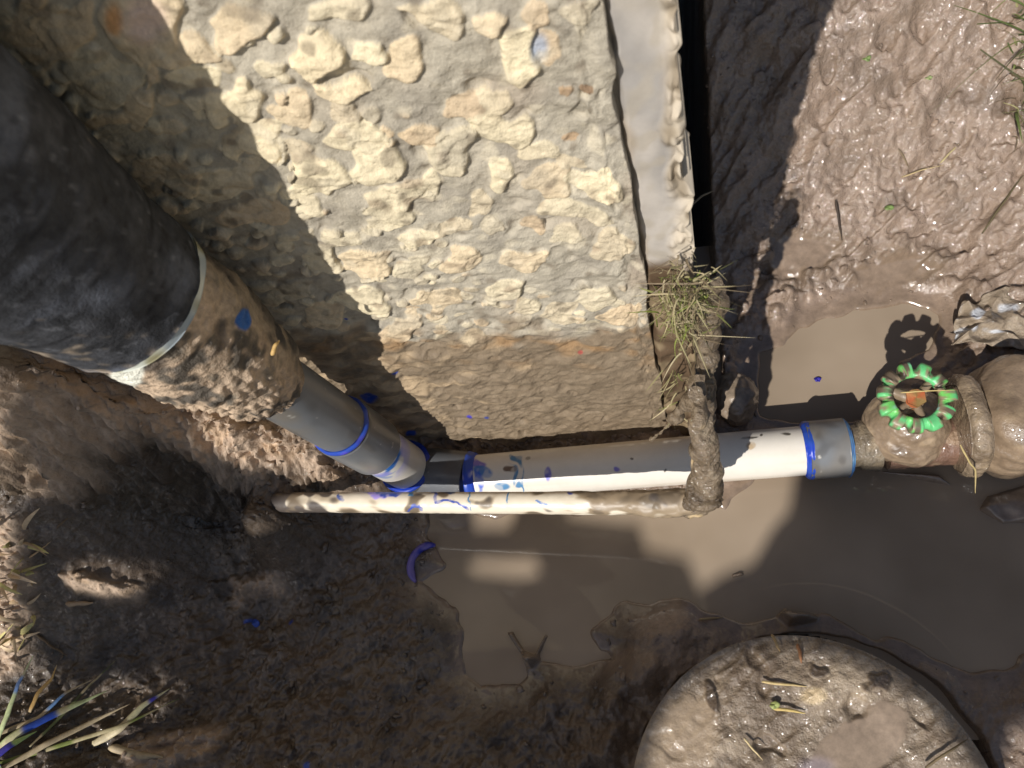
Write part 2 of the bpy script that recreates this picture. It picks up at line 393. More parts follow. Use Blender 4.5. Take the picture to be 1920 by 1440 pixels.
# water
wx_ = np.linspace(-.36, .75, 560); wy_ = np.linspace(-.03, .50, 270)
XW, YW = np.meshgrid(wx_, wy_, indexing='ij')
M_water = bpy.data.materials.new('muddy_water'); M_water.use_nodes = True
t = M_water.node_tree; b = t.nodes['Principled BSDF']
tc = t.nodes.new('ShaderNodeTexCoord'); n = t.nodes.new('ShaderNodeTexNoise'); n.inputs['Scale'].default_value = 7; n.inputs['Detail'].default_value = 3
t.links.new(tc.outputs['Object'], n.inputs['Vector'])
cr_ = t.nodes.new('ShaderNodeValToRGB'); cr_.color_ramp.elements[0].color = (*srgb(136, 120, 101), 1); cr_.color_ramp.elements[1].color = (*srgb(164, 147, 127), 1)
cr_.color_ramp.elements[0].position = .3; cr_.color_ramp.elements[1].position = .7
t.links.new(n.outputs['Fac'], cr_.inputs[0]); t.links.new(cr_.outputs[0], b.inputs['Base Color'])
b.inputs['Roughness'].default_value = .04; b.inputs['IOR'].default_value = 1.33
n2_ = t.nodes.new('ShaderNodeTexNoise'); n2_.inputs['Scale'].default_value = 16; bpn = t.nodes.new('ShaderNodeBump'); bpn.inputs['Strength'].default_value = .06; bpn.inputs['Distance'].default_value = .004
t.links.new(tc.outputs['Object'], n2_.inputs['Vector']); t.links.new(n2_.outputs['Fac'], bpn.inputs['Height']); t.links.new(bpn.outputs[0], b.inputs['Normal'])
Fw = gfaces(*XW.shape); cxw = XW.ravel()[Fw].mean(1); cyw = YW.ravel()[Fw].mean(1)
Fw = Fw[(np.hypot(cxw-LID_C[0], cyw-LID_C[1]) > LID_R+.006) & ~((cxw < .012) & (cyw > .30))]
water = put('puddle_water', np.stack([XW, YW, XW*0], -1), Fw, (.3, .2, .1), mat=M_water)
tag(water, 'flat turbid brown water pooled in the pit', 'water', kind='structure')

# loose crumbs of mud, past counting: one object
def ico():
    p = (1+5**.5)/2
    V = np.array([(-1, p, 0), (1, p, 0), (-1, -p, 0), (1, -p, 0), (0, -1, p), (0, 1, p), (0, -1, -p), (0, 1, -p), (p, 0, -1), (p, 0, 1), (-p, 0, -1), (-p, 0, 1)], float)
    F = [(0, 11, 5), (0, 5, 1), (0, 1, 7), (0, 7, 10), (0, 10, 11), (1, 5, 9), (5, 11, 4), (11, 10, 2), (10, 7, 6), (7, 1, 8), (3, 9, 4), (3, 4, 2), (3, 2, 6), (3, 6, 8), (3, 8, 9), (4, 9, 5), (2, 4, 11), (6, 2, 10), (8, 6, 7), (9, 8, 1)]
    V = [v/np.linalg.norm(v) for v in V]; out = []; mid = {}
    def m(a, b):
        k = (min(a, b), max(a, b))
        if k not in mid: q = V[a]+V[b]; V.append(q/np.linalg.norm(q)); mid[k] = len(V)-1
        return mid[k]
    for a, b, c in F:
        d, e, f = m(a, b), m(b, c), m(c, a); out += [(a, d, f), (d, b, e), (f, e, c), (d, e, f)]
    return np.array(V), np.array(out)
IV, IF = ico(); g = np.random.default_rng(7)
NC = 5200; cx = np.r_[g.uniform(-.78, .0, 3200), g.uniform(.02, .45, 2000)]; cy = np.r_[g.uniform(-.08, .27, 3200), g.uniform(-.05, .75, 2000)]
ii = np.clip(np.searchsorted(xs, cx), 1, len(xs)-1); jj = np.clip(np.searchsorted(ys, cy), 1, len(ys)-1)
dens = fbm(cx*16, cy*16, s=601, o=3)
keep = (pool[ii, jj] > .003) & (np.hypot(cx-LID_C[0], cy-LID_C[1]) > LID_R+.028) & (dens > g.uniform(-.5, .35, NC)) & (h[ii, jj] > -.005) & (pud2[ii, jj] > .003)
cx, cy, ii, jj = cx[keep], cy[keep], ii[keep], jj[keep]; n_ = len(cx)
rad = np.clip(g.lognormal(-6.6, .55, n_), .0007, .006)*np.where(cx > 0, .75, 1)
dirs = g.normal(size=(n_, 3, 3))*.22+np.eye(3)*g.uniform(.7, 1.25, (n_, 3))[:, None, :]
LV = np.einsum('vk,nkj->nvj', IV, dirs)
lump = fbm(LV[..., 0]*1.6+np.arange(n_)[:, None], LV[..., 1]*1.6, LV[..., 2]*1.6, s=602, o=3)
LV = LV*(1+.75*lump[..., None])*rad[:, None, None]*np.array([1, 1, .6])
LV = LV+np.stack([X[ii, jj], Yd[ii, jj], h[ii, jj]+rad*.05], -1)[:, None, :]
cc = np.repeat((col[ii, jj]*g.uniform(.75, 1.2, n_)[:, None])[:, None, :], len(IV), 1)
tag(put('mud_crumbs', LV.reshape(-1, 3), (IF[None]+(np.arange(n_)*len(IV))[:, None, None]).reshape(-1, 3), cc.reshape(-1, 3), .33, .6, M_mud), 'loose crumbs and small clods of wet mud scattered over the pit floor and banks', 'mud crumbs', kind='stuff')

# ================================================================== WALL
wall = empty('foundation_wall', (-.3, .29, 0), 'rough concrete foundation wall full of cream stones, muddy at its foot', 'wall')
STN = [(590, 92, 92, 72, -50, 1), (692, 95, 64, 44, 5, .8), (445, 187, 108, 78, 8, .95), (365, 145, 86, 44, 8, .85), (643, 162, 108, 34, 2, 1.1), (548, 202, 74, 52, 10, .55),
 (648, 202, 52, 46, 20, .3), (480, 262, 104, 96, -20, .95), (668, 247, 100, 62, -12, .9), (592, 326, 116, 92, 10, .85), (702, 300, 112, 74, -10, .7), (842, 290, 92, 92, 0, .45),
 (978, 108, 84, 100, 35, 1.05), (760, 108, 76, 60, 0, .5), (932, 240, 116, 92, -8, .75), (922, 190, 78, 52, 10, .7), (940, 328, 44, 54, 0, .9), (742, 374, 112, 62, 10, .75), (1032, 350, 86, 62, 0, .55),
 (1122, 348, 104, 54, -14, .9), (1012, 290, 84, 36, 0, .6), (1078, 398, 140, 34, -12, .45), (722, 414, 66, 34, 12, .85), (790, 440, 74, 32, 5, .75), (690, 492, 104, 50, 5, .55), (682, 556, 88, 54, 0, .75),
 (808, 346, 30, 46, 0, .7), (925, 422, 42, 26, 0, -.2), (872, 480, 66, 56, 0, .5), (945, 546, 66, 40, 10, .45), (982, 488, 74, 42, 10, .5), (822, 562, 84, 50, 0, .55), (880, 642, 80, 34, 20, .5), (578, 386, 56, 38, 0, .6),
 (1112, 560, 70, 34, 5, .45), (270, 45, 175, 150, 30, .55), (95, 62, 150, 110, 10, .1), (195, 145, 170, 76, -12, .35), (40, 150, 100, 66, 35, .2), (205, 220, 96, 26, 15, .4), (352, 92, 110, 70, 0, .5), (455, 40, 120, 70, 10, .55), (510, 125, 60, 36, 0, .6),
 (640, 18, 130, 46, 10, .45), (820, 30, 110, 70, 0, .3), (915, 40, 60, 50, -30, .5), (300, 320, 120, 60, 15, .15), (260, 200, 66, 60, 30, .15), (420, 335, 120, 66, 10, .3), (350, 330, 80, 42, 10, .5), (480, 400, 130, 60, 15, .1), (600, 480, 70, 50, 0, .6),
 (870, 205, 90, 50, 0, -.1), (1030, 90, 40, 60, 30, -.1), (1100, 170, 30, 18, 0, -.9), (1062, 176, 26, 18, 0, -.8), (1070, 268, 30, 14, 0, -.8), (780, 250, 80, 40, -20, .4), (1060, 440, 60, 30, 0, .35), (1150, 460, 80, 50, 0, .3), (700, 640, 90, 44, 20, .4), (760, 610, 60, 50, 0, .5),
 (540, 550, 80, 44, 20, .25), (610, 590, 70, 44, 0, .5), (1000, 415, 40, 40, 0, .1), (905, 385, 44, 50, 0, .3), (1070, 310, 60, 24, 0, .3), (560, 270, 50, 34, 0, .3), (1090, 20, 70, 50, 0, .0), (1000, 30, 60, 60, 0, .1), (770, 500, 60, 36, 0, .45), (855, 420, 70, 30, 0, .3),
 (640, 440, 70, 40, 0, .35), (990, 570, 50, 30, 0, .6), (1165, 590, 80, 40, 10, .4), (1050, 590, 70, 36, 0, .3)]
gx = np.r_[np.linspace(-3.2, -.56, 60)[:-1], np.arange(-.56, -.0001, .00085), [0.]]
gz_ = np.r_[[-.06, -.04, -.02], np.arange(0, .66, .00085), np.linspace(.66, 3.5, 90)[1:]]
XX, ZZ = np.meshgrid(gx, gz_, indexing='ij')
XXe = XX-.014*ss(-.04, 0, XX)
XXe = XXe+ss(-.03, 0, XX)*(fbm(ZZ*30, ZZ*0+3, s=70, o=4)*.0035+.004*np.exp(-((ZZ-.515)/.010)**2)-.002)
U, Vv = pix(XXe, XXe*0+WY, ZZ)
U = np.clip(U, -3000, 4000); Vv = np.clip(Vv, -3000, 4000)
sc = np.clip(.3/(.85-np.clip(ZZ, 0, .62)), .3, 1.0)     # rough pixel scale
wu = fbm(XX*70, ZZ*70, s=51, o=4, g=.6); wv = fbm(XX*70, ZZ*70, s=52, o=4, g=.6)
lowm = ss(585, 660, Vv+35*fbm(XX*14, ZZ*14, s=53, o=3)+20*wu)   # mud-stained foot
hs = np.zeros(XX.shape); br = np.full(XX.shape, -9.); sm = np.zeros(XX.shape)
rng = random.Random(5)
for i, (cx, cy, w_, h_, an, b_) in enumerate(STN):
    m = (np.abs(U-cx) < w_+30) & (np.abs(Vv-cy) < w_+30) & (ZZ < .66) & (XX > -.6)
    if not m.any(): continue
    an_ = -math.radians(an); ca, sa = math.cos(an_), math.sin(an_)
    mag = .42*min(w_, h_)
    du = U[m]-cx+wu[m]*mag; dv = Vv[m]-cy+wv[m]*mag
    p = (du*ca+dv*sa)/(w_*.5); q = (-du*sa+dv*ca)/(h_*.5)
    th = np.arctan2(q, p)
    rr = (np.abs(p)**2.6+np.abs(q)**2.6)**(1/2.6)*(1+.10*np.cos(3*th+i)+.07*np.cos(5*th+2.1*i))
    e = ss(1.06, .86, rr)
    H = (.0030+.0038*min(1, min(w_, h_)/80.))*(1 if b_ > -.5 else .1)
    tilt = (p*rng.uniform(.1, .75)+q*rng.uniform(-.2, .45)); H *= rng.uniform(.38, .75)*(1 if b_ > .4 else .6)
    prof = H*e*(.72+.16*(1-np.clip(rr, 0, 1)**2)+.45*tilt)
    up = prof > hs[m]
    t_ = hs[m]; t_[up] = prof[up]; hs[m] = t_
    t_ = br[m]; k = e > .3; t_[k] = b_; br[m] = t_
    sm[m] = np.maximum(sm[m], e)
# filler stones
fs = 62.
f1, f2, idv = worley(XX*fs+wu*.25, ZZ*fs*1.25+wv*.25, s=61, j=.95)
rad_ = .22+.28*_h(np.floor(idv*9999), np.floor(idv*777), idv*0, 3)
rmask = ss(-.115, -.15, XX+.03*wu)*.9+.1; rmask = np.maximum(rmask, ss(.36, .30, ZZ)*.7)
f1 = f1+.16*fbm(XX*150, ZZ*150, s=62, o=2)
e2 = ss(rad_+.05, rad_-.12, f1)*(idv > .30)*(1-lowm*.75)*rmask
prof2 = (.0010+.0030*_h(np.floor(idv*5099), idv*0, idv*0, 9))*e2*(1+.4*(rad_-f1))
use = (prof2 > hs) & (sm < .3)
hs = np.where(use, prof2, hs); br = np.where(use & (e2 > .35), idv*1.0-.35, br); sm = np.maximum(sm, e2*(sm < .3))
fine = fbm(XX*160, ZZ*200, s=63, o=4); med = fbm(XX*45, ZZ*60, s=64, o=4); big = fbm(XX*9, ZZ*9, s=65, o=3)
lam = fbm(XX*60, ZZ*190+XX*60, s=66, o=3, ridge=True)
iso = fbm(XX*95, ZZ*95, s=79, o=5, g=.62)
hw = hs*(1-.5*lowm)+med*.0022+fine*.0009+big*.004+iso*.0019*(1-.35*sm)-.0030*ss(.34, .6, fbm(XX*75, ZZ*75, s=195, o=4))*(1-sm)
f1f, f2f, idf = worley(XX*150+wu*.7, ZZ*170+wv*.7, s=199); f1g, f2g, idg = worley(XX*330+wu, ZZ*330+wv, s=200)
hw += (.0013*(.5-f1f)*(.4+.6*idf)*(.25+.75*sm)+.0003*(.5-f1g))*(1-.5*lowm)
hw += .0012*np.floor(2.5*fbm(XX*52+wu*.5, ZZ*52, s=196, o=3))*sm*.6
rgt = ss(-.16, -.08, XX+.02*wu)
hw += lowm*(fbm(XX*42, ZZ*60, s=67, o=5, g=.58)*.0050*(1-.5*rgt)+fbm(XX*95, ZZ*130, s=76, o=4, ridge=True)*.0016*(1-.5*rgt))
hw += lowm*.0035*np.maximum(fbm(XX*22, ZZ*30, s=77, o=4), 0)
hw += .010*ss(.02, -.0, ZZ-.0)
endc = ss(-.006, 0.0, XX)
YY = WY-hw
edge = XX >= -.00001
YY = np.where(edge, WY+.03, YY)
# colour
cem = np.array(srgb(177, 168, 150)); st_hi = np.array(srgb(234, 219, 184)); st_lo = np.array(srgb(196, 184, 160))
cw = np.broadcast_to(cem, XX.shape+(3,)).copy()
cw = mixc(cw, srgb(148, 140, 128), ss(.0, .5, fbm(XX*60, ZZ*60, s=80, o=4))*.5)
cw = mixc(cw, srgb(196, 187, 168), ss(-.1, .45, fbm(XX*42, ZZ*42, s=92, o=4))*.45)
shade = np.clip(br, -1, 1.1)
sc_ = mixc(np.broadcast_to(st_lo, XX.shape+(3,)).copy(), st_hi, np.clip(shade+.25*med, 0, 1))
sc_ = mixc(sc_, srgb(122, 100, 82), ss(-.3, -.75, shade))
warm = _h(np.floor(shade*997), shade*0, shade*0, 8)
sc_ = mixc(sc_, srgb(222, 190, 150), ss(.6, .95, warm)*.5)
sc_ = mixc(sc_, srgb(150, 130, 108), ss(.25, .6, fbm(XX*110, ZZ*110, s=68, o=4))*.6)
sc_ = mixc(sc_, cem, ss(.1, .6, fbm(XX*48, ZZ*48, s=78, o=4))*.5)
cw = cw*(1-ss(.25, .6, sm)[..., None])+sc_*ss(.25, .6, sm)[..., None]
cw = mixc(cw, srgb(168, 160, 128), ss(.35, .6, ZZ)*ss(-.18, -.26, XX)*.35)
q = ss(1.0, .3, np.hypot((U-215)/26, (Vv-32)/40)); cw = mixc(cw, srgb(235, 170, 105), q*.8)
q = ss(1.0, .3, np.hypot((U-275)/60, (Vv-30)/60)); cw = mixc(cw, srgb(226, 196, 184), q*.6)
q = ss(1.0, .4, np.hypot((U-1012)/26, (Vv-92)/38)+.3*wu); cw = mixc(cw, srgb(140, 160, 186), q*.7)
q = ss(1.0, .3, np.hypot((U-1165)/30, (Vv-60)/90)); cw = mixc(cw, srgb(150, 118, 92), q*.5*ss(.0, .5, med+.3))
brn = ss(.05, .55, fbm(XX*26, ZZ*26, s=69, o=4))*ss(-.22, -.02, XX)*.5; cw = mixc(cw, srgb(160, 138, 118), brn)
cw = mixc(cw, srgb(120, 108, 92), ss(.32, .6, fbm(XX*130, ZZ*130, s=197, o=4))*.6)
cw = mixc(cw, srgb(214, 202, 176), ss(.3, .55, fbm(XX*100, ZZ*100, s=198, o=4))*.5)
# muddy foot with rusty sand patches
mudc = mixc(np.broadcast_to(np.array(srgb(132, 115, 94)), XX.shape+(3,)).copy(), srgb(186, 162, 130), ss(.0, .35, fbm(XX*46, ZZ*80, s=71, o=5, g=.6)+.45*ss(-.12, -.25, XX)-.40)*.85)
mudc = mixc(mudc, srgb(186, 142, 92), ss(.05, .5, fbm(XX*60, ZZ*80, s=72, o=5, g=.6))*np.exp(-((Vv-645)/36)**2)*.5)
mudc = mixc(mudc, srgb(106, 90, 70), ss(.2, .6, fbm(XX*90, ZZ*150, s=73, o=3))*.5)
lowc = ss(598, 640, Vv+38*fbm(XX*14, ZZ*14, s=53, o=3)+34*fbm(XX*70, ZZ*70, s=74, o=3)-8)
cw = cw*(1-lowc[..., None]*.93)+mudc*lowc[..., None]*.93
for (u_, v_, r_, cc) in ((880, 780, 7, VIO), (912, 779, 6, BLUE), (1088, 663, 5, srgb(170, 90, 80)), (770, 812, 10, BLUE), (740, 702, 7, BLUE), (692, 744, 17, BLUE), (648, 600, 5, BLUE)):
    cw = mixc(cw, cc, ss(1.1, .7, np.hypot((U-u_)/r_, (Vv-v_)/(r_*.5))+.3*wu))
rw = np.clip(.85-.32*lowc-.1*fine*lowc, .3, 1)
face = put('stone_face', np.stack([XXe, YY, ZZ], -1), gfaces(*XX.shape), cw, rw, 1.0, M_stone, wall)
# smooth cement band at the wall's end
gx2 = np.r_[np.arange(-.045, .0175, .0007)]
gz2 = np.r_[np.arange(-.05, .20, .004), np.arange(.20, .64, .0009), np.linspace(.64, 3.5, 60)]
XB, ZB = np.meshgrid(gx2, gz2, indexing='ij')
t_ = (XB+.045)/(.0175+.045)
edgen = fbm(ZB*70, ZB*0+1, s=81, o=4, g=.6)*.0060+fbm(ZB*190, ZB*0+5, s=84, o=2)*.0018-.001
XBe = XB+ss(.0, .0175, XB)*edgen
bd = ss(.003, .011, XB+.5*edgen+.009*fbm(XB*50, ZB*50, s=82, o=5, g=.6))
f1, f2, idv = worley(XB*150+3*0, ZB*85, s=83)
lumpb = bd*(.0015+.0065*np.maximum(.6-f1, 0)+.0045*fbm(XB*120, ZB*60, s=85, o=3))
mudb = ss(.345, .325, ZB+.012*fbm(XB*60, ZB*60, s=86, o=3))
hb = fbm(XB*18, ZB*18, s=87, o=3)*.0030+fbm(XB*90, ZB*60, s=870, o=4)*.0008+lumpb+mudb*(.004+.012*fbm(XB*60, ZB*60, s=88, o=5, g=.6)+.006*ss(.3, .0, ZB))
YB = WY+.0065-hb+.016*ss(-.012, -.022, XB+.002*fbm(ZB*90, ZB*0, s=850, o=2))+(1-mudb)*fbm(XB*50, ZB*35, s=851, o=4)*.0016
YB = np.where(t_ > .985, WY+.05, YB)
cb = np.broadcast_to(np.array(srgb(186, 178, 168)), XB.shape+(3,)).copy()
cb = mixc(cb, srgb(146, 142, 138), ss(-.2, .4, fbm(XB*50, ZB*22, s=89, o=5, g=.6))*.7); cb = mixc(cb, srgb(176, 166, 150), ss(.0, .4, fbm(XB*130, ZB*110, s=892, o=4))*.6)
cb = mixc(cb, srgb(160, 142, 116), ss(.15, .5, fbm(XB*60, ZB*20, s=90, o=3))*.45)
cb = mixc(cb, srgb(205, 190, 166), bd*.7)
cb = mixc(cb, srgb(132, 118, 98), bd*ss(.05, .5, fbm(XB*110, ZB*90, s=91, o=3))*.8)
cb = mixc(cb, MUDD*1.1, mudb); cb = mixc(cb, srgb(150, 132, 104), mudb*ss(.0, .4, fbm(XB*80, ZB*80, s=871, o=4))*.7)
put('cement_band', np.stack([XBe, YB, ZB], -1), gfaces(*XB.shape), cb, .75-.35*mudb, .3+.7*np.maximum(mudb, bd), M_cement, wall)
# body behind the faces
def boxmesh(x0, x1, y0, y1, z0, z1):
    V = [(x, y, z) for x in (x0, x1) for y in (y0, y1) for z in (z0, z1)]
    return V, [(0, 1, 3, 2), (4, 6, 7, 5), (0, 4, 5, 1), (2, 3, 7, 6), (0, 2, 6, 4), (1, 5, 7, 3)]
Vb_, Fb_ = boxmesh(-3.2, .0135, WY+.012, 3.2, -.06, 3.49)
put('wall_core', Vb_, Fb_, srgb(150, 142, 128), .9, 1, M_stone, wall, smooth=False)

# ================================================================== WATER LINE
A0 = atz(775, 884, .03); A1 = atz(262, 562, .468)
axd = (A1-A0)/(A1[2]-A0[2])
def ax(z): return A0+axd*(z-A0[2])
line = empty('water_pipe_line', (float(A0[0]), float(A0[1]), 0), 'grey and white plastic water line with foam-wrapped riser, ending in a green-handled valve', 'pipe')
def seg(z0, z1, n): return np.array([ax(z) for z in np.linspace(z0, z1, n)])
def foam_d(X, Y, Z, S, T):
    return fbm(X*25, Y*25, Z*25, s=101, o=3)*.0025+fbm(X*130, Y*130, Z*130, s=102, o=3)*.0010
def foam_c(X, Y, Z, S, T, d):
    c = np.broadcast_to(np.array(srgb(60, 61, 64)), X.shape+(3,)).copy()
    c = mixc(c, srgb(92, 93, 98), ss(-.1, .6, fbm(X*110, Y*110, Z*110, s=103, o=4))*.45)
    c = mixc(c, srgb(38, 38, 40), ss(.1, .6, fbm(X*60, Y*60, Z*20, s=104, o=3))*.4)
    c = mixc(c, srgb(104, 108, 118), ss(.0, .5, fbm(X*36, Y*36, Z*36, s=1106, o=5, g=.65))*.6); c = mixc(c, srgb(140, 142, 148), ss(.38, .6, fbm(X*240, Y*240, Z*240, s=1104, o=3))*.35)
    c = mixc(c, srgb(22, 21, 22), ss(.05, .0, np.abs(fbm(X*22, Y*22, Z*60, s=1105, o=4)))*.55)
    c = mixc(c, srgb(168, 152, 132), ss(.25, .6, fbm(X*170, Y*170, Z*90, s=105, o=4)+.8*ss(-.02, -.06, Y-ax(.5)[1])*ss(.60, .46, Z)-.35)*.7)
    return c
zz = np.linspace(.480, 1.15, 260)
Rf = .0487+.0125*ss(.478, .62, zz)
Pf = np.array([ax(z) for z in zz])
Pf[:, 1] -= .003*ss(.47, .60, zz)
sweep('foam_sleeve', Pf, Rf, 200, M_foam, line, foam_d, foam_c, .8)
def band_c(X, Y, Z, S, T, d):
    c = np.broadcast_to(np.array(srgb(205, 208, 196)), X.shape+(3,)).copy()
    c = mixc(c, srgb(140, 130, 80), ss(.0, .4, fbm(X*90, Y*90, Z*40, s=107, o=3))*.8); c = mixc(c, srgb(120, 104, 84), ss(.0, .25, fbm(X*40, Y*40, Z*40, s=1107, o=3)))
    c = mixc(c, srgb(120, 140, 160), ss(.2, .5, fbm(X*50, Y*50, Z*50, s=108, o=3))*.6)
    return c
sweep('insulation_liner', seg(.4745, .4805, 6), .0480, 180, M_pvc, line, lambda X, Y, Z, S, T: fbm(X*60, Y*60, Z*60, s=106, o=3)*.0030-.0006, band_c, .4)
def slv_d(X, Y, Z, S, T):
    f1, f2, i = worley(T*6.0, S*95, s=110)
    up = ss(-.005, .03, ax(.4)[1]-Y)
    return fbm(X*45, Y*45, Z*45, s=109, o=4)*.0042+fbm(X*190, Y*190, Z*190, s=111, o=3)*.0016+up*np.maximum(.6-f1, 0)*.0055*ss(.44, .40, Z)-.002
def slv_c(X, Y, Z, S, T, d):
    n = fbm(X*60, Y*60, Z*60, s=112, o=4); c = np.broadcast_to(np.array(srgb(92, 84, 74)), X.shape+(3,)).copy()
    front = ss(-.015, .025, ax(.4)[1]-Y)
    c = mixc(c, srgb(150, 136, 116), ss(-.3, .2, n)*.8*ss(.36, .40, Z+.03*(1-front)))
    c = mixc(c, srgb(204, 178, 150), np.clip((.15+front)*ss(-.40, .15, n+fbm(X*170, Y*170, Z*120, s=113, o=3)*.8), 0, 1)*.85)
    c = mixc(c, srgb(48, 46, 46), ss(.25, .55, fbm(X*45, Y*45, Z*45, s=114, o=3))*.8)
    U_, V_ = pix(X, Y, Z)
    c = mixc(c, srgb(50, 100, 170), ss(1.1, .7, np.hypot((U_-462)/15, (V_-598)/20)+.5*n))
    c = mixc(c, srgb(232, 230, 214), ss(1.1, .8, np.hypot((U_-238)/30, (V_-706)/26)+.3*n))
    return c
Ps = seg(.325, .4745, 160); zs = Ps[:, 2]
Rs = np.interp(zs, [.325, .345, .375, .40, .43, .4745], [.028, .035, .041, .0455, .0475, .0468])
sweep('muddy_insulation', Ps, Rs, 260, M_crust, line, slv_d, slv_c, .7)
def grey_c(X, Y, Z, S, T, d):
    c = np.broadcast_to(np.array(srgb(116, 118, 120)), X.shape+(3,)).copy()
    c = mixc(c, srgb(126, 114, 96), ss(-.2, .5, fbm(X*60, Y*60, Z*14, s=121, o=4))*.55)
    c = mixc(c, srgb(66, 62, 58), ss(.1, .6, fbm(X*110, Y*110, Z*18, s=122, o=3))*.45)
    c = mixc(c, srgb(190, 186, 176), ss(.55, .75, fbm(X*260, Y*260, Z*90, s=123, o=3)))
    return c
sweep('riser_pipe', seg(.214, .350, 110), .0256, 140, M_pvc, line, None, grey_c, .33, .5)
def ringc(seed, base=BLUE, o2=VIO):
    def f(X, Y, Z, S, T, d):
        n = fbm(X*120, Y*120, Z*120, s=seed, o=3)
        c = np.broadcast_to(np.array(base), X.shape+(3,)).copy(); c = mixc(c, o2, ss(-.1, .4, n)); return mixc(c, srgb(190, 190, 215), ss(.4, .65, n))
    return f
def drip(seed, a=.0008): return lambda X, Y, Z, S, T: fbm(X*150, Y*150, Z*150, s=seed, o=3)*a
sweep('coupling', seg(.140, .211, 60), np.r_[np.full(58, .0288), .0284, .0278], 140, M_pvc, line, None, grey_c, .3, .5)
sweep('primer_ring', seg(.2095, .2170, 8), [.0262, .0274, .0282, .0284, .0282, .0276, .0268, .0256], 140, M_pvc, line, drip(131), ringc(132), .35)
def stub_c(X, Y, Z, S, T, d):
    c = np.broadcast_to(np.array(srgb(226, 220, 208)), X.shape+(3,)).copy()
    n = fbm(X*70, Y*70, Z*70, s=134, o=3)
    c = mixc(c, srgb(40, 110, 190), ss(.18, .3, n)*ss(.085, .130, Z)*ss(.0, .012, ax(.06)[1]-Y)); c = mixc(c, srgb(170, 165, 225), ss(.05, .2, fbm(X*50, Y*50, Z*50, s=135, o=2))*ss(.09, .12, Z)*.7)
    return c
sweep('pipe_stub', seg(.045, .1405, 50), .0250, 120, M_pvc, line, None, stub_c, .3, .5)
# elbow: from the riser down and round into the level pipe
B0 = atz(885, 896, .032); B1 = atz(1590, 838, .032)
dirB = (B1-B0)/np.linalg.norm(B1-B0)
E0 = ax(.050); Ec = np.array([A0[0]+.004, B0[1]+0.0, .032])
cor = ax(.028)
el = smoothpath([ax(.052), ax(.045), ax(.03), cor+(B0-cor)*.35, cor+(B0-cor)*.75, B0-dirB*.002], 70, 60)
el = np.vstack([[ax(.056)], el])
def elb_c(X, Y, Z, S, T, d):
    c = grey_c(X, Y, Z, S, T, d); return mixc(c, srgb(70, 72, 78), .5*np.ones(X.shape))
sweep('elbow', el, .0285, 120, M_pvc, line, None, elb_c, .35, .5)
sweep('primer_ring', seg(.052, .0575, 6), [.0275, .0293, .0296, .0293, .028, .0245], 120, M_pvc, line, drip(137), ringc(138, srgb(25, 55, 165), BLUE), .35)
sweep('primer_ring', np.array([B0+dirB*q for q in (-.0025, 0, .003, .006, .0075, .0085)]), [.0275, .0292, .0282, .0272, .0262, .0235], 120, M_pvc, line, drip(139), ringc(140, BLUE, srgb(40, 70, 190)), .35)
def white_c(X, Y, Z, S, T, d):
    c = np.broadcast_to(np.array(srgb(226, 218, 204)), X.shape+(3,)).copy()
    c = mixc(c, srgb(190, 170, 140), ss(.1, .6, fbm(X*9, Y*60, Z*60, s=141, o=4))*.5)
    U_, V_ = pix(X, Y, Z); w1 = fbm(X*60, Y*60, Z*60, s=142, o=3)*18; w2 = fbm(X*60, Y*60, Z*60, s=143, o=3)*14
    u = U_+w1; v = V_+w2; nb = fbm(X*200, Y*200, Z*200, s=144, o=3)
    for (a_, b_, rx, ry, cc) in ((900, 868, 16, 9, srgb(110, 90, 190)), (905, 880, 18, 10, srgb(30, 110, 185)), (940, 905, 12, 8, TEAL), (968, 903, 8, 7, TEAL), (970, 862, 6, 14, TEAL), (958, 885, 4, 18, TEAL), (896, 900, 11, 22, srgb(35, 90, 200)), (1031, 893, 8, 15, srgb(60, 60, 190)), (1154, 884, 6, 6, srgb(120, 110, 200)),
                                 (952, 876, 7, 6, srgb(90, 60, 40)), (988, 863, 5, 3, srgb(70, 60, 50)), (1180, 862, 3, 3, srgb(60, 50, 40)), (1252, 884, 4, 4, srgb(60, 50, 40)), (975, 900, 2, 26, TEAL), (1410, 823, 18, 3, srgb(60, 50, 40)), (1434, 819, 4, 3, srgb(60, 50, 40)), (1470, 814, 4, 3, srgb(60, 50, 40)), (1408, 840, 14, 7, srgb(190, 165, 130))):
        c = mixc(c, cc, ss(1.15, .75, np.hypot((u-a_)/rx, (v-b_)/ry)+.25*nb)*(.5+.4*ss(-.3, .2, nb)))
    c = mixc(c, srgb(150, 128, 100), ss(.0, -.022, Z-.022)*.5)
    return c
WP = np.array([B0+(B1-B0)*q for q in np.linspace(0, .905, 500)])
sweep('level_pipe', WP, .0245, 160, M_pvc, line, None, white_c, .28, .4)
L = np.linalg.norm(B1-B0)
def bp(q): return B0+dirB*L*q
sweep('primer_ring', np.array([bp(.888)+dirB*k*.0016 for k in range(6)]), [.0245, .0272, .0285, .029, .0292, .0285], 120, M_pvc, line, drip(151, .0013), ringc(152, BLUE, srgb(30, 60, 180)), .35)
sweep('end_coupling', np.array([bp(q) for q in np.linspace(.898, .992, 40)]), .0288, 120, M_pvc, line, None, grey_c, .32, .5)
sweep('primer_ring', np.array([bp(.992)+dirB*k*.001 for k in range(5)]), [.0288, .0285, .0275, .0265, .025], 90, M_pvc, line, drip(153, .002), ringc(154, srgb(80, 130, 190), srgb(110, 160, 200)), .35)
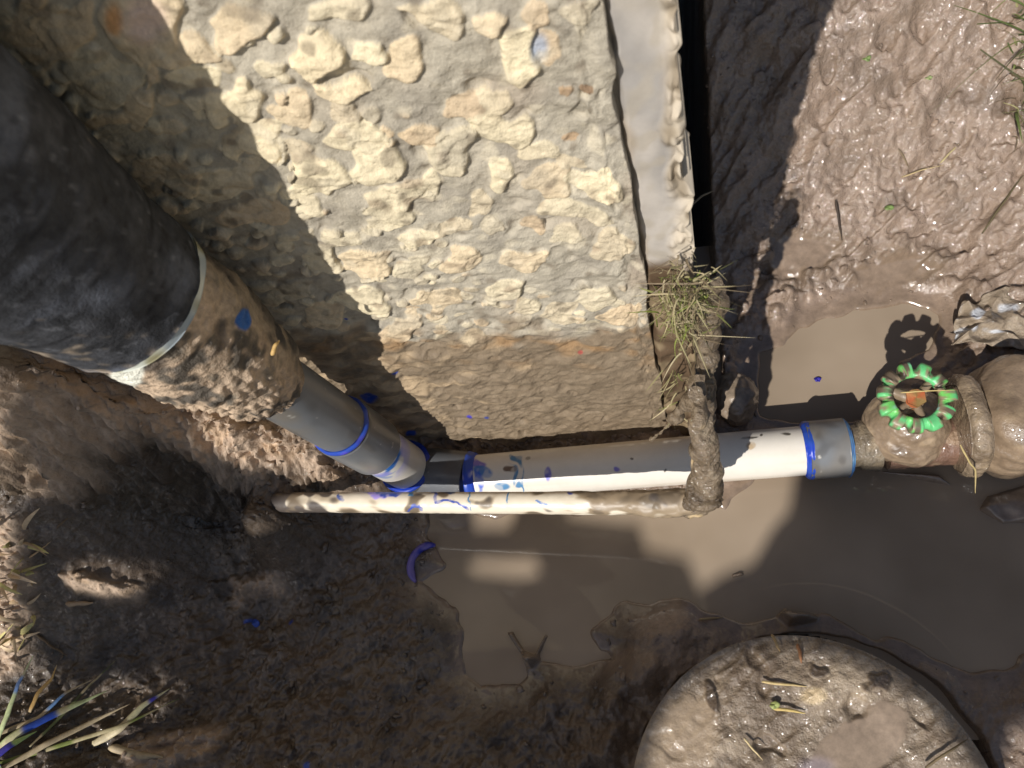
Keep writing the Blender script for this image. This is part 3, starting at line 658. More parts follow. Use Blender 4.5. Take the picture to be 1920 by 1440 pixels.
# muddied parts
def mud_d(seed, a1=.002, a2=.0012, f=50):
    return lambda X, Y, Z, S, T: fbm(X*f, Y*f, Z*f, s=seed, o=4)*a1+fbm(X*f*4, Y*f*4, Z*f*4, s=seed+1, o=3)*a2
def mud_c(seed, base=srgb(140, 122, 100), pale=.3):
    def f(X, Y, Z, S, T, d):
        n = fbm(X*50, Y*50, Z*50, s=seed+2, o=4); c = np.broadcast_to(np.array(base), X.shape+(3,)).copy()
        c = mixc(c, MUDD, ss(.0, .5, n)*.6); return mixc(c, srgb(196, 172, 138), ss(.15, .5, fbm(X*110, Y*110, Z*110, s=seed+3, o=3))*pale)
    return f
def ellipsoid(name, c, r, mat, parent, seed, a1=.003, a2=.001, base=srgb(142, 122, 100), nu=90, rgh=.28, f=45, pale=.25, sq=2.0):
    u = np.linspace(.02, math.pi-.02, nu); v = np.linspace(0, 2*math.pi, nu*2, endpoint=False)
    A, B_ = np.meshgrid(u, v, indexing='ij')
    D = np.stack([np.sin(A)*np.cos(B_), np.sin(A)*np.sin(B_), np.cos(A)], -1)
    D = D/((np.abs(D)**sq).sum(-1)**(1/sq))[..., None]
    V = np.array(c)+D*np.array(r); x, y, z = V[..., 0], V[..., 1], V[..., 2]
    d = fbm(x*f, y*f, z*f, s=seed, o=4)*a1+fbm(x*f*4, y*f*4, z*f*4, s=seed+1, o=3)*a2
    V = V+D*d[..., None]
    return put(name, V, gfaces(nu, nu*2, cv=True), mud_c(seed, base, pale)(x, y, z, None, None, d).reshape(-1, 3), rgh, .45, mat, parent)
V0 = bp(.992)
valve_c = atz(1700, 800, .045)
valve = ellipsoid('gate_valve', valve_c, (.037, .038, .036), M_mud, line, 161, .005, .0014, nu=100)
def P3(*pts): return np.array(pts, float)
sweep('adapter', smoothpath([V0, V0+dirB*.012, V0+dirB*.03], 30, 2), np.r_[np.full(12, .021), np.full(3, .0235), np.full(15, .024)], 60, M_mud, line, mud_d(165, .003, .001), mud_c(165, srgb(120, 108, 90)), .3)
vd = dirB
sweep('valve_outlet', P3(*[valve_c+vd*q+np.array([0, -.012, -.014]) for q in np.linspace(-.02, .12, 80)]), .024, 80, M_mud, valve, mud_d(171, .0022, .0012), mud_c(171, srgb(120, 92, 76)), .3)
fl = atz(1808, 800, .05)
sweep('flange', P3(*[fl+vd*q for q in np.linspace(-.009, .009, 22)]), .047-.006*np.abs(np.linspace(-1, 1, 22))**3, 160, M_mud, valve, mud_d(175, .0065, .0016), mud_c(175), .26)
# stem, wheel
hc = atz(1716, 747, .105)
nrm = np.array([.05, -.10, 1.]); nrm /= np.linalg.norm(nrm)
tx = np.array([1., 0, 0])-nrm*nrm[0]; tx /= np.linalg.norm(tx); ty = np.cross(nrm, tx)
sweep('stem', P3(*[hc-nrm*q for q in np.linspace(.06, .004, 20)]), np.r_[np.full(12, .014), np.full(8, .008)], 40, M_mud, valve, mud_d(181, .002, .001), mud_c(181), .4)
nl = 11
def wheel():
    nth, nr = 440, 26
    th = np.linspace(0, 2*math.pi, nth, endpoint=False)
    lob = np.tanh(3.0*(np.cos(nl*th)+.45))             # square-shouldered teeth
    Ro = .0296+(.0028+.0008*np.cos(3*th+1))*lob+.0006*np.cos(5*th)
    # cross-section loop: param s 0..1 -> (r, z)
    prof = [(0, .000), (0, .0035), (.12, .0052), (.45, .0058), (.8, .0050), (1, .0025), (1, -.004), (.9, -.0075), (.6, -.006), (.3, -.003), (.05, -.003)]
    Q = []
    for (a_, z_) in prof:
        r_ = .0188+(Ro-.0188)*a_
        zz_ = z_+(.0008*lob if a_ > .3 else 0)*1.0
        Q.append((r_, zz_+0*th))
    R_ = np.array([q[0] for q in Q]).T; Z_ = np.array([q[1] for q in Q]).T
    R_ = R_+0; TH = np.repeat(th[:, None], len(prof), 1)
    x = R_*np.cos(TH); y = R_*np.sin(TH); n = fbm(x*160, y*160, Z_*160, s=185, o=3)
    Z_ = Z_+n*.0010
    # radial flutes between the teeth on top
    Z_ = Z_-.0018*(np.cos(nl*TH) < -.45)*(R_ > .0235)*(Z_ > 0)
    P = hc+x[..., None]*tx+y[..., None]*ty+Z_[..., None]*nrm
    c = np.broadcast_to(np.array(srgb(104, 196, 124)), P.shape).copy()
    c = mixc(c, srgb(110, 190, 90), ss(.0, .5, fbm(x*60, y*60, s=186, o=2)))
    c = mixc(c, srgb(176, 226, 214), ss(.35, .6, fbm(x*110, y*110, s=187, o=3)))
    m = .10+fbm(x*170, y*170, Z_*100, s=188, o=4)+.30*(np.arctan2(y, x) > 1.9)*(np.arctan2(y, x) < 2.9)
    c = mixc(c, srgb(142, 124, 100), ss(.10, .20, m)); c = mixc(c, srgb(70, 60, 48), ss(.36, .42, m))
    c = mixc(c, srgb(120, 104, 84), (Z_ < -.001)*.8)
    # pitted tooth centres
    a2 = (TH*nl/(2*math.pi)+.5) % 1-.5
    c = mixc(c, srgb(104, 90, 74), (ss(.17, .10, np.abs(a2))*ss(.0235, .025, R_)*(R_ < .034)*(_h(np.floor(TH*nl/(2*math.pi)+.5), TH*0, TH*0, 5) > .35)))
    return put('handle_wheel', P.reshape(-1, 3), gfaces(nth, len(prof), cu=True, cv=True), c.reshape(-1, 3), .38, .6, M_metal, valve)
wheel()
# web of the wheel: spokes and hub, rusty nut
for k, (a_, w_) in enumerate(((2.7, .006), (.75, .0045), (-1.35, .0040), (-2.6, .003))):
    p0 = hc+(tx*math.cos(a_)+ty*math.sin(a_))*.006-nrm*.004; p1 = hc+(tx*math.cos(a_)+ty*math.sin(a_))*.0215-nrm*.001
    sweep('spoke', resample([p0, p1], 12)[0], np.linspace(w_*.9, w_*.7, 12), 20, M_metal, valve, mud_d(190+k, .001, .0006, 150), mud_c(190+k, srgb(134, 116, 94)), .4)
nut = [hc+nrm*q for q in np.linspace(-.008, .003, 12)]
def rust(X, Y, Z, S, T, d):
    c = np.broadcast_to(np.array(srgb(178, 92, 52)), X.shape+(3,)).copy(); n = fbm(X*220, Y*220, Z*220, s=196, o=3)
    c = mixc(c, srgb(214, 140, 92), ss(.0, .4, n)); return mixc(c, srgb(104, 110, 60), ss(.0, .3, fbm(X*120, Y*120, Z*120, s=197, o=2))*.7)
sweep('handle_nut', P3(*nut), .0088, 6, M_metal, valve, None, rust, .6, 1.)
ellipsoid('meter_body', atz(1928, 778, .040), (.056, .054, .048), M_mud, line, 201, .015, .0008, nu=120, f=26, sq=2.3)
# root fibres wound over the fitting
def twig(name, pts, r, cc, parent=None, n=40, nv=7, seed=0, it=3):
    P = smoothpath(pts, n, it); P = P+np.stack([fbm(np.arange(n)*.16, np.full(n, k+.3), s=300+seed+k, o=2) for k in range(3)], 1)*r*.55
    rr = r*np.interp(np.linspace(0, 1, n), [0, .1, .7, 1], [.5, 1, .8, .25])
    return sweep(name, P, rr, nv, M_plant, parent, None, cc, .6)

# ================================================================== SMALL PIPE WITH MUDDY ELBOW
ZS = .124
S0 = atz(492, 942, ZS-.035); S1 = atz(1322, 943, ZS)
sp = empty('small_muddy_pipe', (float(S1[0]), float(S1[1]), 0), 'thin white blue-splashed pipe with a mud-caked elbow by the wall corner', 'pipe')
def small_c(X, Y, Z, S, T, d):
    c = np.broadcast_to(np.array(srgb(226, 214, 192)), X.shape+(3,)).copy()
    n = fbm(X*60, Y*90, Z*90, s=211, o=4)
    c = mixc(c, srgb(196, 170, 130), ss(.0, .5, n)*.7)
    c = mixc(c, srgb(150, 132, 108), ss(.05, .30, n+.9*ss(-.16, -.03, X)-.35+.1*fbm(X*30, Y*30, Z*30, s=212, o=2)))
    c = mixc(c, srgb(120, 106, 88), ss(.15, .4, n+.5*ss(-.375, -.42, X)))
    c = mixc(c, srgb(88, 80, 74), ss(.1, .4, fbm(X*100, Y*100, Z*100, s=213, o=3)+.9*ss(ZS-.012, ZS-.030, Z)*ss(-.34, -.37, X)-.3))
    U_, V_ = pix(X, Y, Z); u = U_+fbm(X*70, Y*70, Z*70, s=214, o=3)*10; v = V_+fbm(X*70, Y*70, Z*70, s=215, o=3)*8
    nb = fbm(X*230, Y*230, Z*230, s=216, o=3); u = u+nb*5; v = v+fbm(X*230, Y*230, Z*230, s=217, o=3)*5
    def seg_(p, q, wd):
        p = np.array(p, float); q = np.array(q, float); e = q-p; t_ = np.clip(((u-p[0])*e[0]+(v-p[1])*e[1])/(e@e), 0, 1)
        return ss(wd*1.25, wd*.7, np.hypot(u-p[0]-e[0]*t_, v-p[1]-e[1]*t_))
    for p, q, wd, cc in (((700, 924), (745, 922), 9, srgb(170, 150, 225)), ((706, 918), (716, 925), 6, BLUE), ((716, 925), (745, 928), 5, BLUE), ((745, 928), (762, 918), 4, BLUE), ((724, 918), (740, 926), 5, BLUE), ((632, 932), (640, 938), 4, srgb(60, 90, 160)), ((650, 920), (690, 918), 3, BLUE),
                         ((816, 918), (819, 944), 2.5, BLUE), ((819, 944), (850, 938), 2, BLUE), ((850, 938), (876, 952), 2.5, BLUE), ((768, 955), (772, 948), 2.2, BLUE), ((772, 948), (786, 950), 2.2, BLUE), ((786, 950), (790, 960), 2, BLUE), ((1004, 940), (1024, 945), 2, srgb(90, 130, 190)), ((1066, 922), (1070, 926), 3, srgb(60, 80, 170)),
                         ((760, 918), (772, 926), 3, TEAL), ((830, 918), (850, 920), 4, srgb(60, 90, 140)), ((955, 918), (952, 940), 1.5, TEAL), ((880, 920), (884, 955), 1.5, TEAL)):
        c = mixc(c, cc, seg_(p, q, wd*1.1)*(.45+.5*ss(-.35, .1, nb)))
    return c
def small_d(X, Y, Z, S, T):
    k = ss(-.15, -.02, X); return k*(fbm(X*60, Y*60, Z*60, s=221, o=4)*.003+np.maximum(fbm(X*160, Y*160, Z*160, s=222, o=3), 0)*.002+.001)+fbm(X*200, Y*200, Z*200, s=223, o=2)*.0002
Psm = smoothpath([S0, S0+(S1-S0)*.2, S1+np.array([-.004, 0, 0])], 620, 2)
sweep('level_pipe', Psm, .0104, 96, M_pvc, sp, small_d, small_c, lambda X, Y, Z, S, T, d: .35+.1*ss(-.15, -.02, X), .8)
def crust_c(X, Y, Z, S, T, d):
    n = fbm(X*55, Y*55, Z*55, s=231, o=4); c = np.broadcast_to(np.array(srgb(122, 106, 86)), X.shape+(3,)).copy()
    c = mixc(c, srgb(84, 70, 54), ss(.05, .5, n)*.8); c = mixc(c, srgb(150, 134, 112), ss(.15, .5, fbm(X*150, Y*150, Z*150, s=232, o=3))*.6)
    return mixc(c, srgb(205, 180, 140), ss(.1, .45, fbm(X*90, Y*90, Z*90, s=233, o=3)+.6*ss(ZS+.01, ZS-.005, Z)*ss(S1[1]-.002, S1[1]-.012, Y)-.3))
def crust_d(X, Y, Z, S, T):
    q = fbm(X*55, Y*55, Z*55, s=234, o=6, g=.64)
    return q*.0072+ss(.0, .12, q)*.0018+np.maximum(fbm(X*120, Y*120, Z*120, s=235, o=4, g=.6), -.1)*.0035*ss(.1, -.2, q)-.001
E2 = aty(1310, 705, .246)
Pe = smoothpath([S1+np.array([-.030, .0, -.001]), S1+np.array([-.004, 0, 0]), S1+np.array([.001, .004, .012]), atz(1322, 860, .170), atz(1312, 790, .195), E2], 190, 6)
Rr = np.interp(np.linspace(0, 1, 190), [0, .08, .22, .45, .75, .93, 1], [.003, .0112, .0150, .0112, .0085, .007, .005])
sweep('muddy_elbow', Pe, Rr, 110, M_crust, sp, crust_d, crust_c, .3)
Pq = smoothpath([aty(1318, 800, .262), E2+np.array([.006, .008, -.02]), aty(1322, 660, .264), aty(1330, 590, .264), aty(1343, 528, .262)], 160, 4)
sweep('upright_end', Pq, np.interp(np.linspace(0, 1, 160), [0, .3, .6, .85, .92, 1], [.009, .009, .0085, .0075, .0100, .006]), 90, M_crust, sp, lambda X, Y, Z, S, T: crust_d(X, Y, Z, S, T)*1.1, lambda *k: crust_c(*k)*.8, .35)

sweep('mud_smear', smoothpath([aty(1222, 826, .238), aty(1250, 800, .242), aty(1285, 765, .244), atz(1306, 740, .215)], 90, 4), np.interp(np.linspace(0, 1, 90), [0, .3, .7, 1], [.002, .004, .0055, .005]), 70, M_crust, sp, crust_d, crust_c, .35)
# ================================================================== BURIED LID
lidn = (180, 420)
rr_ = np.r_[np.linspace(.002, .9, 170), np.linspace(.9, 1, 40)[1:], [1.004, 1.004, 1.0]]*LID_R
zz_ = np.r_[np.zeros(209), [-.004, -.02, -.09]]
th = np.linspace(0, 2*math.pi, 700, endpoint=False)
RR, TH = np.meshgrid(rr_, th, indexing='ij'); ZL = np.repeat(zz_[:, None], 700, 1)
xl = LID_C[0]+RR*np.cos(TH); yl = LID_C[1]+RR*np.sin(TH)
Ul, Vl = pix(xl, yl, xl*0+LID_Z)
l1 = fbm(xl*40, yl*40, s=401, o=4); l2 = fbm(xl*130, yl*130, s=402, o=4); lw1, _, lid_ = worley(xl*110+l1, yl*110, s=403)
ar = 1.0; stre = fbm((xl*.8+yl*.6)*30, (-xl*.6+yl*.8)*120, s=404, o=4, ridge=True)
lp = sdf(Ul+14*l1, Vl+14*l2, [(1540, 1380), (1600, 1345), (1660, 1310), (1700, 1330), (1690, 1380), (1640, 1470), (1500, 1480)])
lp2 = sdf(Ul+12*l1, Vl+12*l2, [(1180, 1440), (1250, 1300), (1330, 1300), (1350, 1360), (1320, 1500), (1150, 1500)])
wetl = ss(6, -10, lp)
sm_ = np.clip(1-wetl*.97-.6*ss(10, -20, lp2), 0, 1)
body = ss(LID_R, LID_R*.97, RR)
# a crease where the plastic cover overlaps
dl = (l1*.0055+l2*.0020+np.maximum(.55-lw1, 0)*.0008*(lid_ > .45)+stre*.0026)*.62*sm_*(.25+.75*body)+.0035*ss(20, -20, sdf(Ul+6*l1, Vl+6*l2, [(1340, 1420), (1330, 1280), (1380, 1240), (1500, 1200), (1620, 1215), (1760, 1330), (1860, 1450), (1720, 1440), (1600, 1300), (1480, 1350)]))*body
dl = dl+.006*np.exp(-((Ul-1275)/14)**2-((Vl-1265)/16)**2)
dl = dl*(ZL > -.003)
cl = np.broadcast_to(np.array(srgb(134, 118, 99)), xl.shape+(3,)).copy()
cl = mixc(cl, srgb(170, 152, 128), ss(.0, .5, l1)*.6); cl = mixc(cl, srgb(100, 84, 68), ss(.1, .5, l2)*.55); cl = mixc(cl, srgb(96, 80, 64), ss(.2, .55, fbm(xl*22, yl*22, s=405, o=6, g=.65))*.6); dl = dl-.004*ss(.28, .5, fbm(xl*60, yl*60, s=406, o=4))*sm_*(ZL > -.003)
cl = mixc(cl, srgb(150, 132, 114), wetl*.8); cl = mixc(cl, srgb(166, 146, 122), ss(10, -20, lp2)*.6)
blob = np.maximum(ss(1.2, .8, np.hypot((Ul-1540)/22, (Vl-1268)/18)+1.1*l1+.6*l2), ss(1.2, .8, np.hypot((Ul-1640)/34, (Vl-1285)/16)+1.2*l2+.5*l1))
blob = np.maximum(blob, ss(1.1, .7, np.hypot((Ul-1335-.3*(Vl-1310))/9, (Vl-1310)/32)+.7*l1+.4*l2))
cl = mixc(cl, srgb(70, 56, 44), blob*.85); dl = dl+blob*.0035
q = ss(1.2, .7, np.hypot((Ul-1525)/30, (Vl-1305)/20)+.3*l1); cl = mixc(cl, srgb(215, 190, 150), q*.8)
cl = mixc(cl, srgb(150, 140, 150), ss(1, .3, np.hypot((Ul-1530)/50, (Vl-1440)/30))*.5)
rgl = np.clip(.30+.18*l2-.16*wetl-.06*ss(10, -20, lp2), .1, .8)
lid = put('round_lid', np.stack([xl, yl, LID_Z+ZL+dl], -1), gfaces(*xl.shape, cv=True), cl, rgl, np.clip(sm_+.05, 0, 1), M_mud)
tag(lid, 'round mud-smeared lid set in the ground in the lower right corner', 'lid')

# ================================================================== BITS
def chip(name, u, v, r, cc, label, cat, z=None, h=.0012, seed=1):
    c = atg(u, v, .0015) if z is None else atz(u, v, z)
    n = 28; th = np.linspace(0, 2*math.pi, n, endpoint=False)
    k = 1+.35*fbm(np.cos(th)*2+seed, np.sin(th)*2, s=seed, o=2)
    V = [];
    for q, zq in ((.05, h), (.7, h*1.0), (1, h*.5), (1, 0), (.05, -.0005)):
        V.append(np.stack([c[0]+r*k*q*np.cos(th), c[1]+r*.8*k*q*np.sin(th), c[2]+zq+0*th+.0008*np.sin(2*th)], -1))
    o = put(name, np.array(V).reshape(-1, 3), gfaces(5, n, cv=True)[:, ::-1], cc, .4, 1, M_pvc)
    return tag(o, label, cat)
chip('primer_flake', 1532, 711, .0035, srgb(50, 45, 150), 'tiny dark blue flake floating on the sunlit puddle', 'flake', z=.0008, seed=3)
chip('primer_flake', 481, 1168, .0050, BLUE, 'bright blue primer flake on the dark soil left of the pool', 'flake', seed=4)
chip('leaf_bit', 1666, 391, .0045, srgb(116, 136, 78), 'small green leaf bit on the lit mud below the upper right cracks', 'leaf', seed=5)
chip('leaf_bit', 1627, 104, .0040, srgb(118, 136, 80), 'small green leaf bit on the mud near the top edge', 'leaf', seed=6)
chip('leaf_bit', 1741, 148, .0030, srgb(140, 150, 100), 'tiny pale green leaf bit on mud towards the corner grass', 'leaf', seed=7)
chip('leaf_bit', 1452, 1322, .004, srgb(150, 158, 96), 'yellow green leaf bit lying on the round lid', 'leaf', z=LID_Z+.008, seed=8)
# curved violet ring half sunk at the pool's edge
rc = atz(808, 1062, .004); a_ = np.linspace(1.35, 3.95, 60)
Pr = np.stack([rc[0]+.0225*np.cos(a_), rc[1]+.0225*np.sin(a_), .007+0*a_], -1)
rg_ = sweep('ring_fragment', Pr, .0042*np.clip(np.sin(np.linspace(.25, math.pi-.25, 60))*1.6, .3, 1), 20, M_pvc, None, drip(411, .0004), lambda X, Y, Z, S, T, d: mixc(np.broadcast_to(np.array(srgb(112, 100, 168)), X.shape+(3,)).copy(), srgb(40, 45, 150), ss(.0, .5, fbm(X*150, Y*150, Z*150, s=412, o=2))), .35)
tag(rg_, 'curved violet blue plastic ring piece half sunk at the edge of the pool', 'ring')
# capped tan stub behind the riser
tb = atz(552, 868, .045)
tp = ellipsoid('buried_stone', tb, (.040, .030, .034), M_crust, None, 421, .0012, .0004, base=srgb(190, 160, 112), nu=60, pale=.1, rgh=.55)
tag(tp, 'smooth tan rounded stone behind the lower grey riser pipe', 'stone')
# clod by the elbow, sunlit
cd = ellipsoid('mud_clod', atz(1382, 745, .015), (.022, .030, .022), M_mud, None, 431, .006, .002, base=srgb(146, 130, 112), nu=70)
tag(cd, 'sunlit wet mud clod right of the muddy elbow', 'clod')
# plastic scrap
def scrap():
    n = 70; a_, b_ = np.meshgrid(np.linspace(-1, 1, n), np.linspace(-1, 1, n), indexing='ij')
    c = atg(1860, 610); sx, sy = .034, .030
    cr1 = fbm(a_*1.6, b_*1.6, s=441, o=3, ridge=True); 
    x = c[0]+sx*(a_*(1-.25*b_)+.2*fbm(a_*2, b_*2, s=442, o=3)); y = c[1]+sy*(b_+.3*a_*b_+.25*fbm(a_*2, b_*2, s=443, o=3)); z = c[2]+.006+.013*cr1
    g = fbm(a_*3, b_*3, s=444, o=4)
    cc = mixc(np.broadcast_to(np.array(srgb(150, 134, 114)), x.shape+(3,)).copy(), srgb(196, 198, 202), ss(.22, .42, g)); cc = mixc(cc, srgb(84, 74, 66), ss(.2, .5, fbm(a_*4, b_*4, s=445, o=3))*.6)
    o = put('plastic_scrap', np.stack([x, y, z], -1), gfaces(n, n), cc, .4, 1, M_mud)
    md = o.modifiers.new('s', 'SOLIDIFY'); md.thickness = .0008
    tag(o, 'crumpled whitish plastic scrap smeared with mud above the valve', 'plastic scrap')
scrap()
# straws and twigs
def lie(u0, v0, u1, v1, z0=None, z1=None, lift=.002):
    a = atg(u0, v0, lift) if z0 is None else atz(u0, v0, z0); b_ = atg(u1, v1, lift) if z1 is None else atz(u1, v1, z1)
    m = (a+b_)/2; m[2] += .002; return [a, m, b_]
LZ = LID_Z+.0065
for nm, lab, cat, args, r, cc in (
    ('straw', 'long yellow straw lying across the middle of the round lid', 'straw', (1428, 1278, 1512, 1287, LZ, LZ), .0013, srgb(184, 162, 114)),
    ('straw', 'short bright yellow straw in front of the longer one on the lid', 'straw', (1450, 1328, 1510, 1336, LZ, LZ), .0015, srgb(190, 166, 104)),
    ('straw', 'orange husk standing near the far rim of the lid', 'husk', (1494, 1208, 1504, 1245, LZ, LZ), .0017, srgb(160, 112, 76)),
    ('straw', 'pale bent husk at the far rim of the lid', 'husk', (1448, 1190, 1462, 1222, LZ, LZ), .0015, srgb(180, 150, 105)),
    ('straw', 'thin straw curving on the near left of the lid', 'straw', (1395, 1385, 1430, 1425, LZ, LZ), .0009, srgb(205, 185, 140)),
    ('twig', 'thin dark twig resting over the right rim of the lid', 'twig', (1735, 1440, 1815, 1385, LZ, LZ+.004), .0012, srgb(110, 95, 70)),
    ('twig', 'long thin pale stem lying on lit mud right of centre', 'twig', (1690, 330, 1770, 310), .0010, srgb(170, 150, 112)),
    ('twig', 'thin stem slanting up from the long pale stem', 'twig', (1762, 308, 1798, 270), .0011, srgb(175, 160, 118)),
    ('twig', 'short stem lying left of the long pale stem', 'twig', (1684, 280, 1704, 315), .0010, srgb(120, 104, 80)),
    ('twig', 'dark twig half pressed in mud near the wall shadow edge', 'twig', (1566, 375, 1578, 452), .0015, srgb(60, 48, 38)),
    ('twig', 'dark slanting stem below the corner grass', 'twig', (1842, 436, 1918, 330), .0012, srgb(90, 80, 55)),
    ('twig', 'brown twig in front of the small pipe on the far left soil', 'twig', (110, 990, 140, 965), .0012, srgb(110, 92, 70)),
    ('twig', 'brown twig near the left grass clump pointing down right', 'twig', (66, 1190, 128, 1230), .0013, srgb(120, 100, 76)),
    ('twig', 'thin pale twig on mud at the far shore of the pool', 'twig', (1310, 1162, 1356, 1158), .0012, srgb(150, 130, 96)),
    ('straw', 'tan splinter on the muddy insulation of the riser', 'straw', (510, 668, 524, 640, .405, .405), .0016, srgb(200, 165, 105)),
    ('straw', 'tan splinter hanging at the lower end of the muddy insulation', 'straw', (515, 738, 524, 690, .36, .37), .0016, srgb(186, 160, 118)),
    ('straw', 'buff root fibre pressed over the valve handle', 'root', (1688, 737, 1792, 731, .113, .113), .0006, srgb(205, 180, 120)),
    ('twig', 'short thick muddy stick at the bottom left edge of the soil', 'stick', (208, 1400, 300, 1422), .0045, srgb(176, 158, 128)),
    ('twig', 'short muddy stick near the pale clump on the left soil', 'stick', (118, 1132, 172, 1130), .0030, srgb(172, 148, 120)),
    ('twig', 'thin twig sticking out of the wall end over the gap', 'twig', (1296, 384, 1338, 358, .30, .30), .0009, srgb(120, 110, 90))):
    o = twig(nm, lie(*args), r, cc, n=24, seed=int(args[0])); tag(o, lab, cat, 'straws and husks lying on the round lid' if 'lid' in lab and nm == 'straw' else 'loose twigs and stems lying about the pit' if nm == 'twig' else None)
tag(twig('root', [atz(1800, 835, .085), atz(1820, 870, .08), atz(1830, 880, .08), atz(1828, 925, .07)], .0009, srgb(180, 160, 110), seed=5), 'thin tan root hanging over the flange right of the valve', 'root')

# grass
def blades(name, specs, label, cat, cols):
    Vs, Fs, Cs = [], [], []; nb = 0; k = 9
    rng = random.Random(len(specs))
    for (p, d, ln, w, curl) in specs:
        p = np.array(p, float); d = np.array(d, float); d /= np.linalg.norm(d)
        side = np.cross(d, [rng.uniform(-1, 1), rng.uniform(-1, 1), 1.2]); side /= np.linalg.norm(side)
        up = np.cross(side, d); c0 = np.array(cols[rng.randrange(len(cols))])*rng.uniform(.8, 1.15)
        bend = np.array([rng.gauss(0, 1), rng.gauss(0, 1), -abs(rng.gauss(0, .8))])*curl
        for i in range(k):
            t_ = i/(k-1); q = p+d*ln*t_+bend*ln*t_*t_
            ww = w*(math.sin(math.pi*min(1, .18+.82*t_))**.6 if t_ < .999 else .06)*(1-.3*t_)
            Vs += [q-side*ww, q+up*ww*.45, q+side*ww]; Cs += [c0*(.85+.3*t_)]*3
            if i < k-1:
                b0 = nb+i*3; Fs += [(b0, b0+1, b0+4, b0+3), (b0+1, b0+2, b0+5, b0+4)]
        nb += k*3
    o = put(name, Vs, Fs, np.array(Cs), .55, 1, M_plant); return tag(o, label, cat)
rng = random.Random(3)
GREEN = [srgb(120, 130, 60), srgb(150, 145, 85), srgb(165, 150, 105), srgb(105, 115, 55), srgb(176, 160, 120)]
DRY = [srgb(160, 148, 112), srgb(140, 132, 92), srgb(178, 164, 130), srgb(124, 126, 72), srgb(120, 104, 80)]
sp1 = []
for i in range(420):
    u = rng.gauss(1284, 24); v = rng.gauss(566, 34)
    p = aty(u, v, rng.uniform(.238, .262)); sp1.append((p, (rng.gauss(0, 1), rng.gauss(-.12, .2), rng.gauss(-.4, .8)), rng.uniform(.004, .012), rng.uniform(.0004, .0009), 1.3))
blades('grass_tuft', sp1, 'matted dry green grass tuft hanging on the wall corner', 'grass tuft', DRY+DRY+[srgb(112, 98, 76), srgb(128, 112, 86)]+GREEN[:1])
sp2 = []
for i in range(26):
    u = rng.gauss(1268, 12); v = rng.uniform(690, 780); p = aty(u, v, .25)
    sp2.append((p, (rng.gauss(-.3, .5), -.3, rng.gauss(-.9, .3)), rng.uniform(.012, .03), .0007, .3))
blades('grass_tuft', sp2, 'sparse muddy grass strands clinging low beside the muddy elbow', 'grass tuft', DRY)
sp3 = []
for i in range(110):
    u = 1900+abs(rng.gauss(0, 50)); v = rng.uniform(-60, 260)
    p = atg(u, v); sp3.append((p, (rng.gauss(-.2, .5), rng.gauss(-.2, .5), 1), rng.uniform(.015, .045), rng.uniform(.0007, .0016), 1.0))
blades('grass_tuft', sp3, 'bright green grass at the top right corner of the mud bank', 'grass tuft', [srgb(112, 120, 66), srgb(92, 104, 58), srgb(140, 134, 92), srgb(80, 78, 52), srgb(120, 104, 80)])
sp4 = []
for i in range(60):
    u = rng.uniform(-60, 60); v = rng.uniform(985, 1220)
    p = atg(u, v); sp4.append((p, (rng.gauss(.4, .6), rng.gauss(.1, .5), .5), rng.uniform(.015, .035), rng.uniform(.0018, .0035), .5))
blades('grass_tuft', sp4, 'stubby mud-coated grass along the left edge of the soil', 'grass tuft', [srgb(200, 175, 140), srgb(190, 180, 120), srgb(210, 185, 150)])
# long painted blades at the lower left, one thing each
clump = empty('grass_clump', tuple(float(q) for q in atz(0, 1430, .12)), 'long green grass blades splashed with blue primer in the bottom left corner', 'grass')
def blade(pts, w, cfun, label, seed=0):
    P = smoothpath(pts, 46, 4); n = len(P); T, N, B = frames(P)
    t_ = np.linspace(0, 1, n); ww = w*np.interp(t_, [0, .15, .6, 1], [.7, 1, .85, .05])
    Nn = np.cross(T, np.cross(np.broadcast_to([0, 0, 1.], T.shape), T)); S_ = np.cross(T, [0, 0, 1.]); S_ /= np.linalg.norm(S_, axis=1)[:, None]
    rows = [P+S_*ww[:, None]*k+np.array([0, 0, 1])*(-abs(k)*ww*.35)[:, None] for k in (-1, -.5, 0, .5, 1)]
    V = np.stack(rows, 1); x = V[..., 0]; y = V[..., 1]
    c = cfun(np.repeat(t_[:, None], 5, 1), fbm(x*90, y*90, s=seed, o=3))
    V[..., 2] += fbm(x*120, y*120, s=seed+4, o=2)*.001
    o = put('blade', V.reshape(-1, 3), gfaces(n, 5), c.reshape(-1, 3), .5, 1, M_plant, clump)
    md = o.modifiers.new('s', 'SOLIDIFY'); md.thickness = .0004
    o['label'] = label; return o
def bc(base, *spots):
    def f(t, n):
        c = np.broadcast_to(np.array(base), t.shape+(3,)).copy(); c = mixc(c, srgb(190, 172, 140), ss(.05, .3, n)*.7)
        for (a_, b_, cc) in spots: c = mixc(c, cc, ss(a_-.03, a_+.03, t)*ss(b_+.03, b_-.03, t))
        return c
    return f
G1 = srgb(190, 200, 150); G2 = srgb(120, 130, 70); TL = srgb(176, 160, 130)
zb = float(atg(60, 1420)[2])+.012
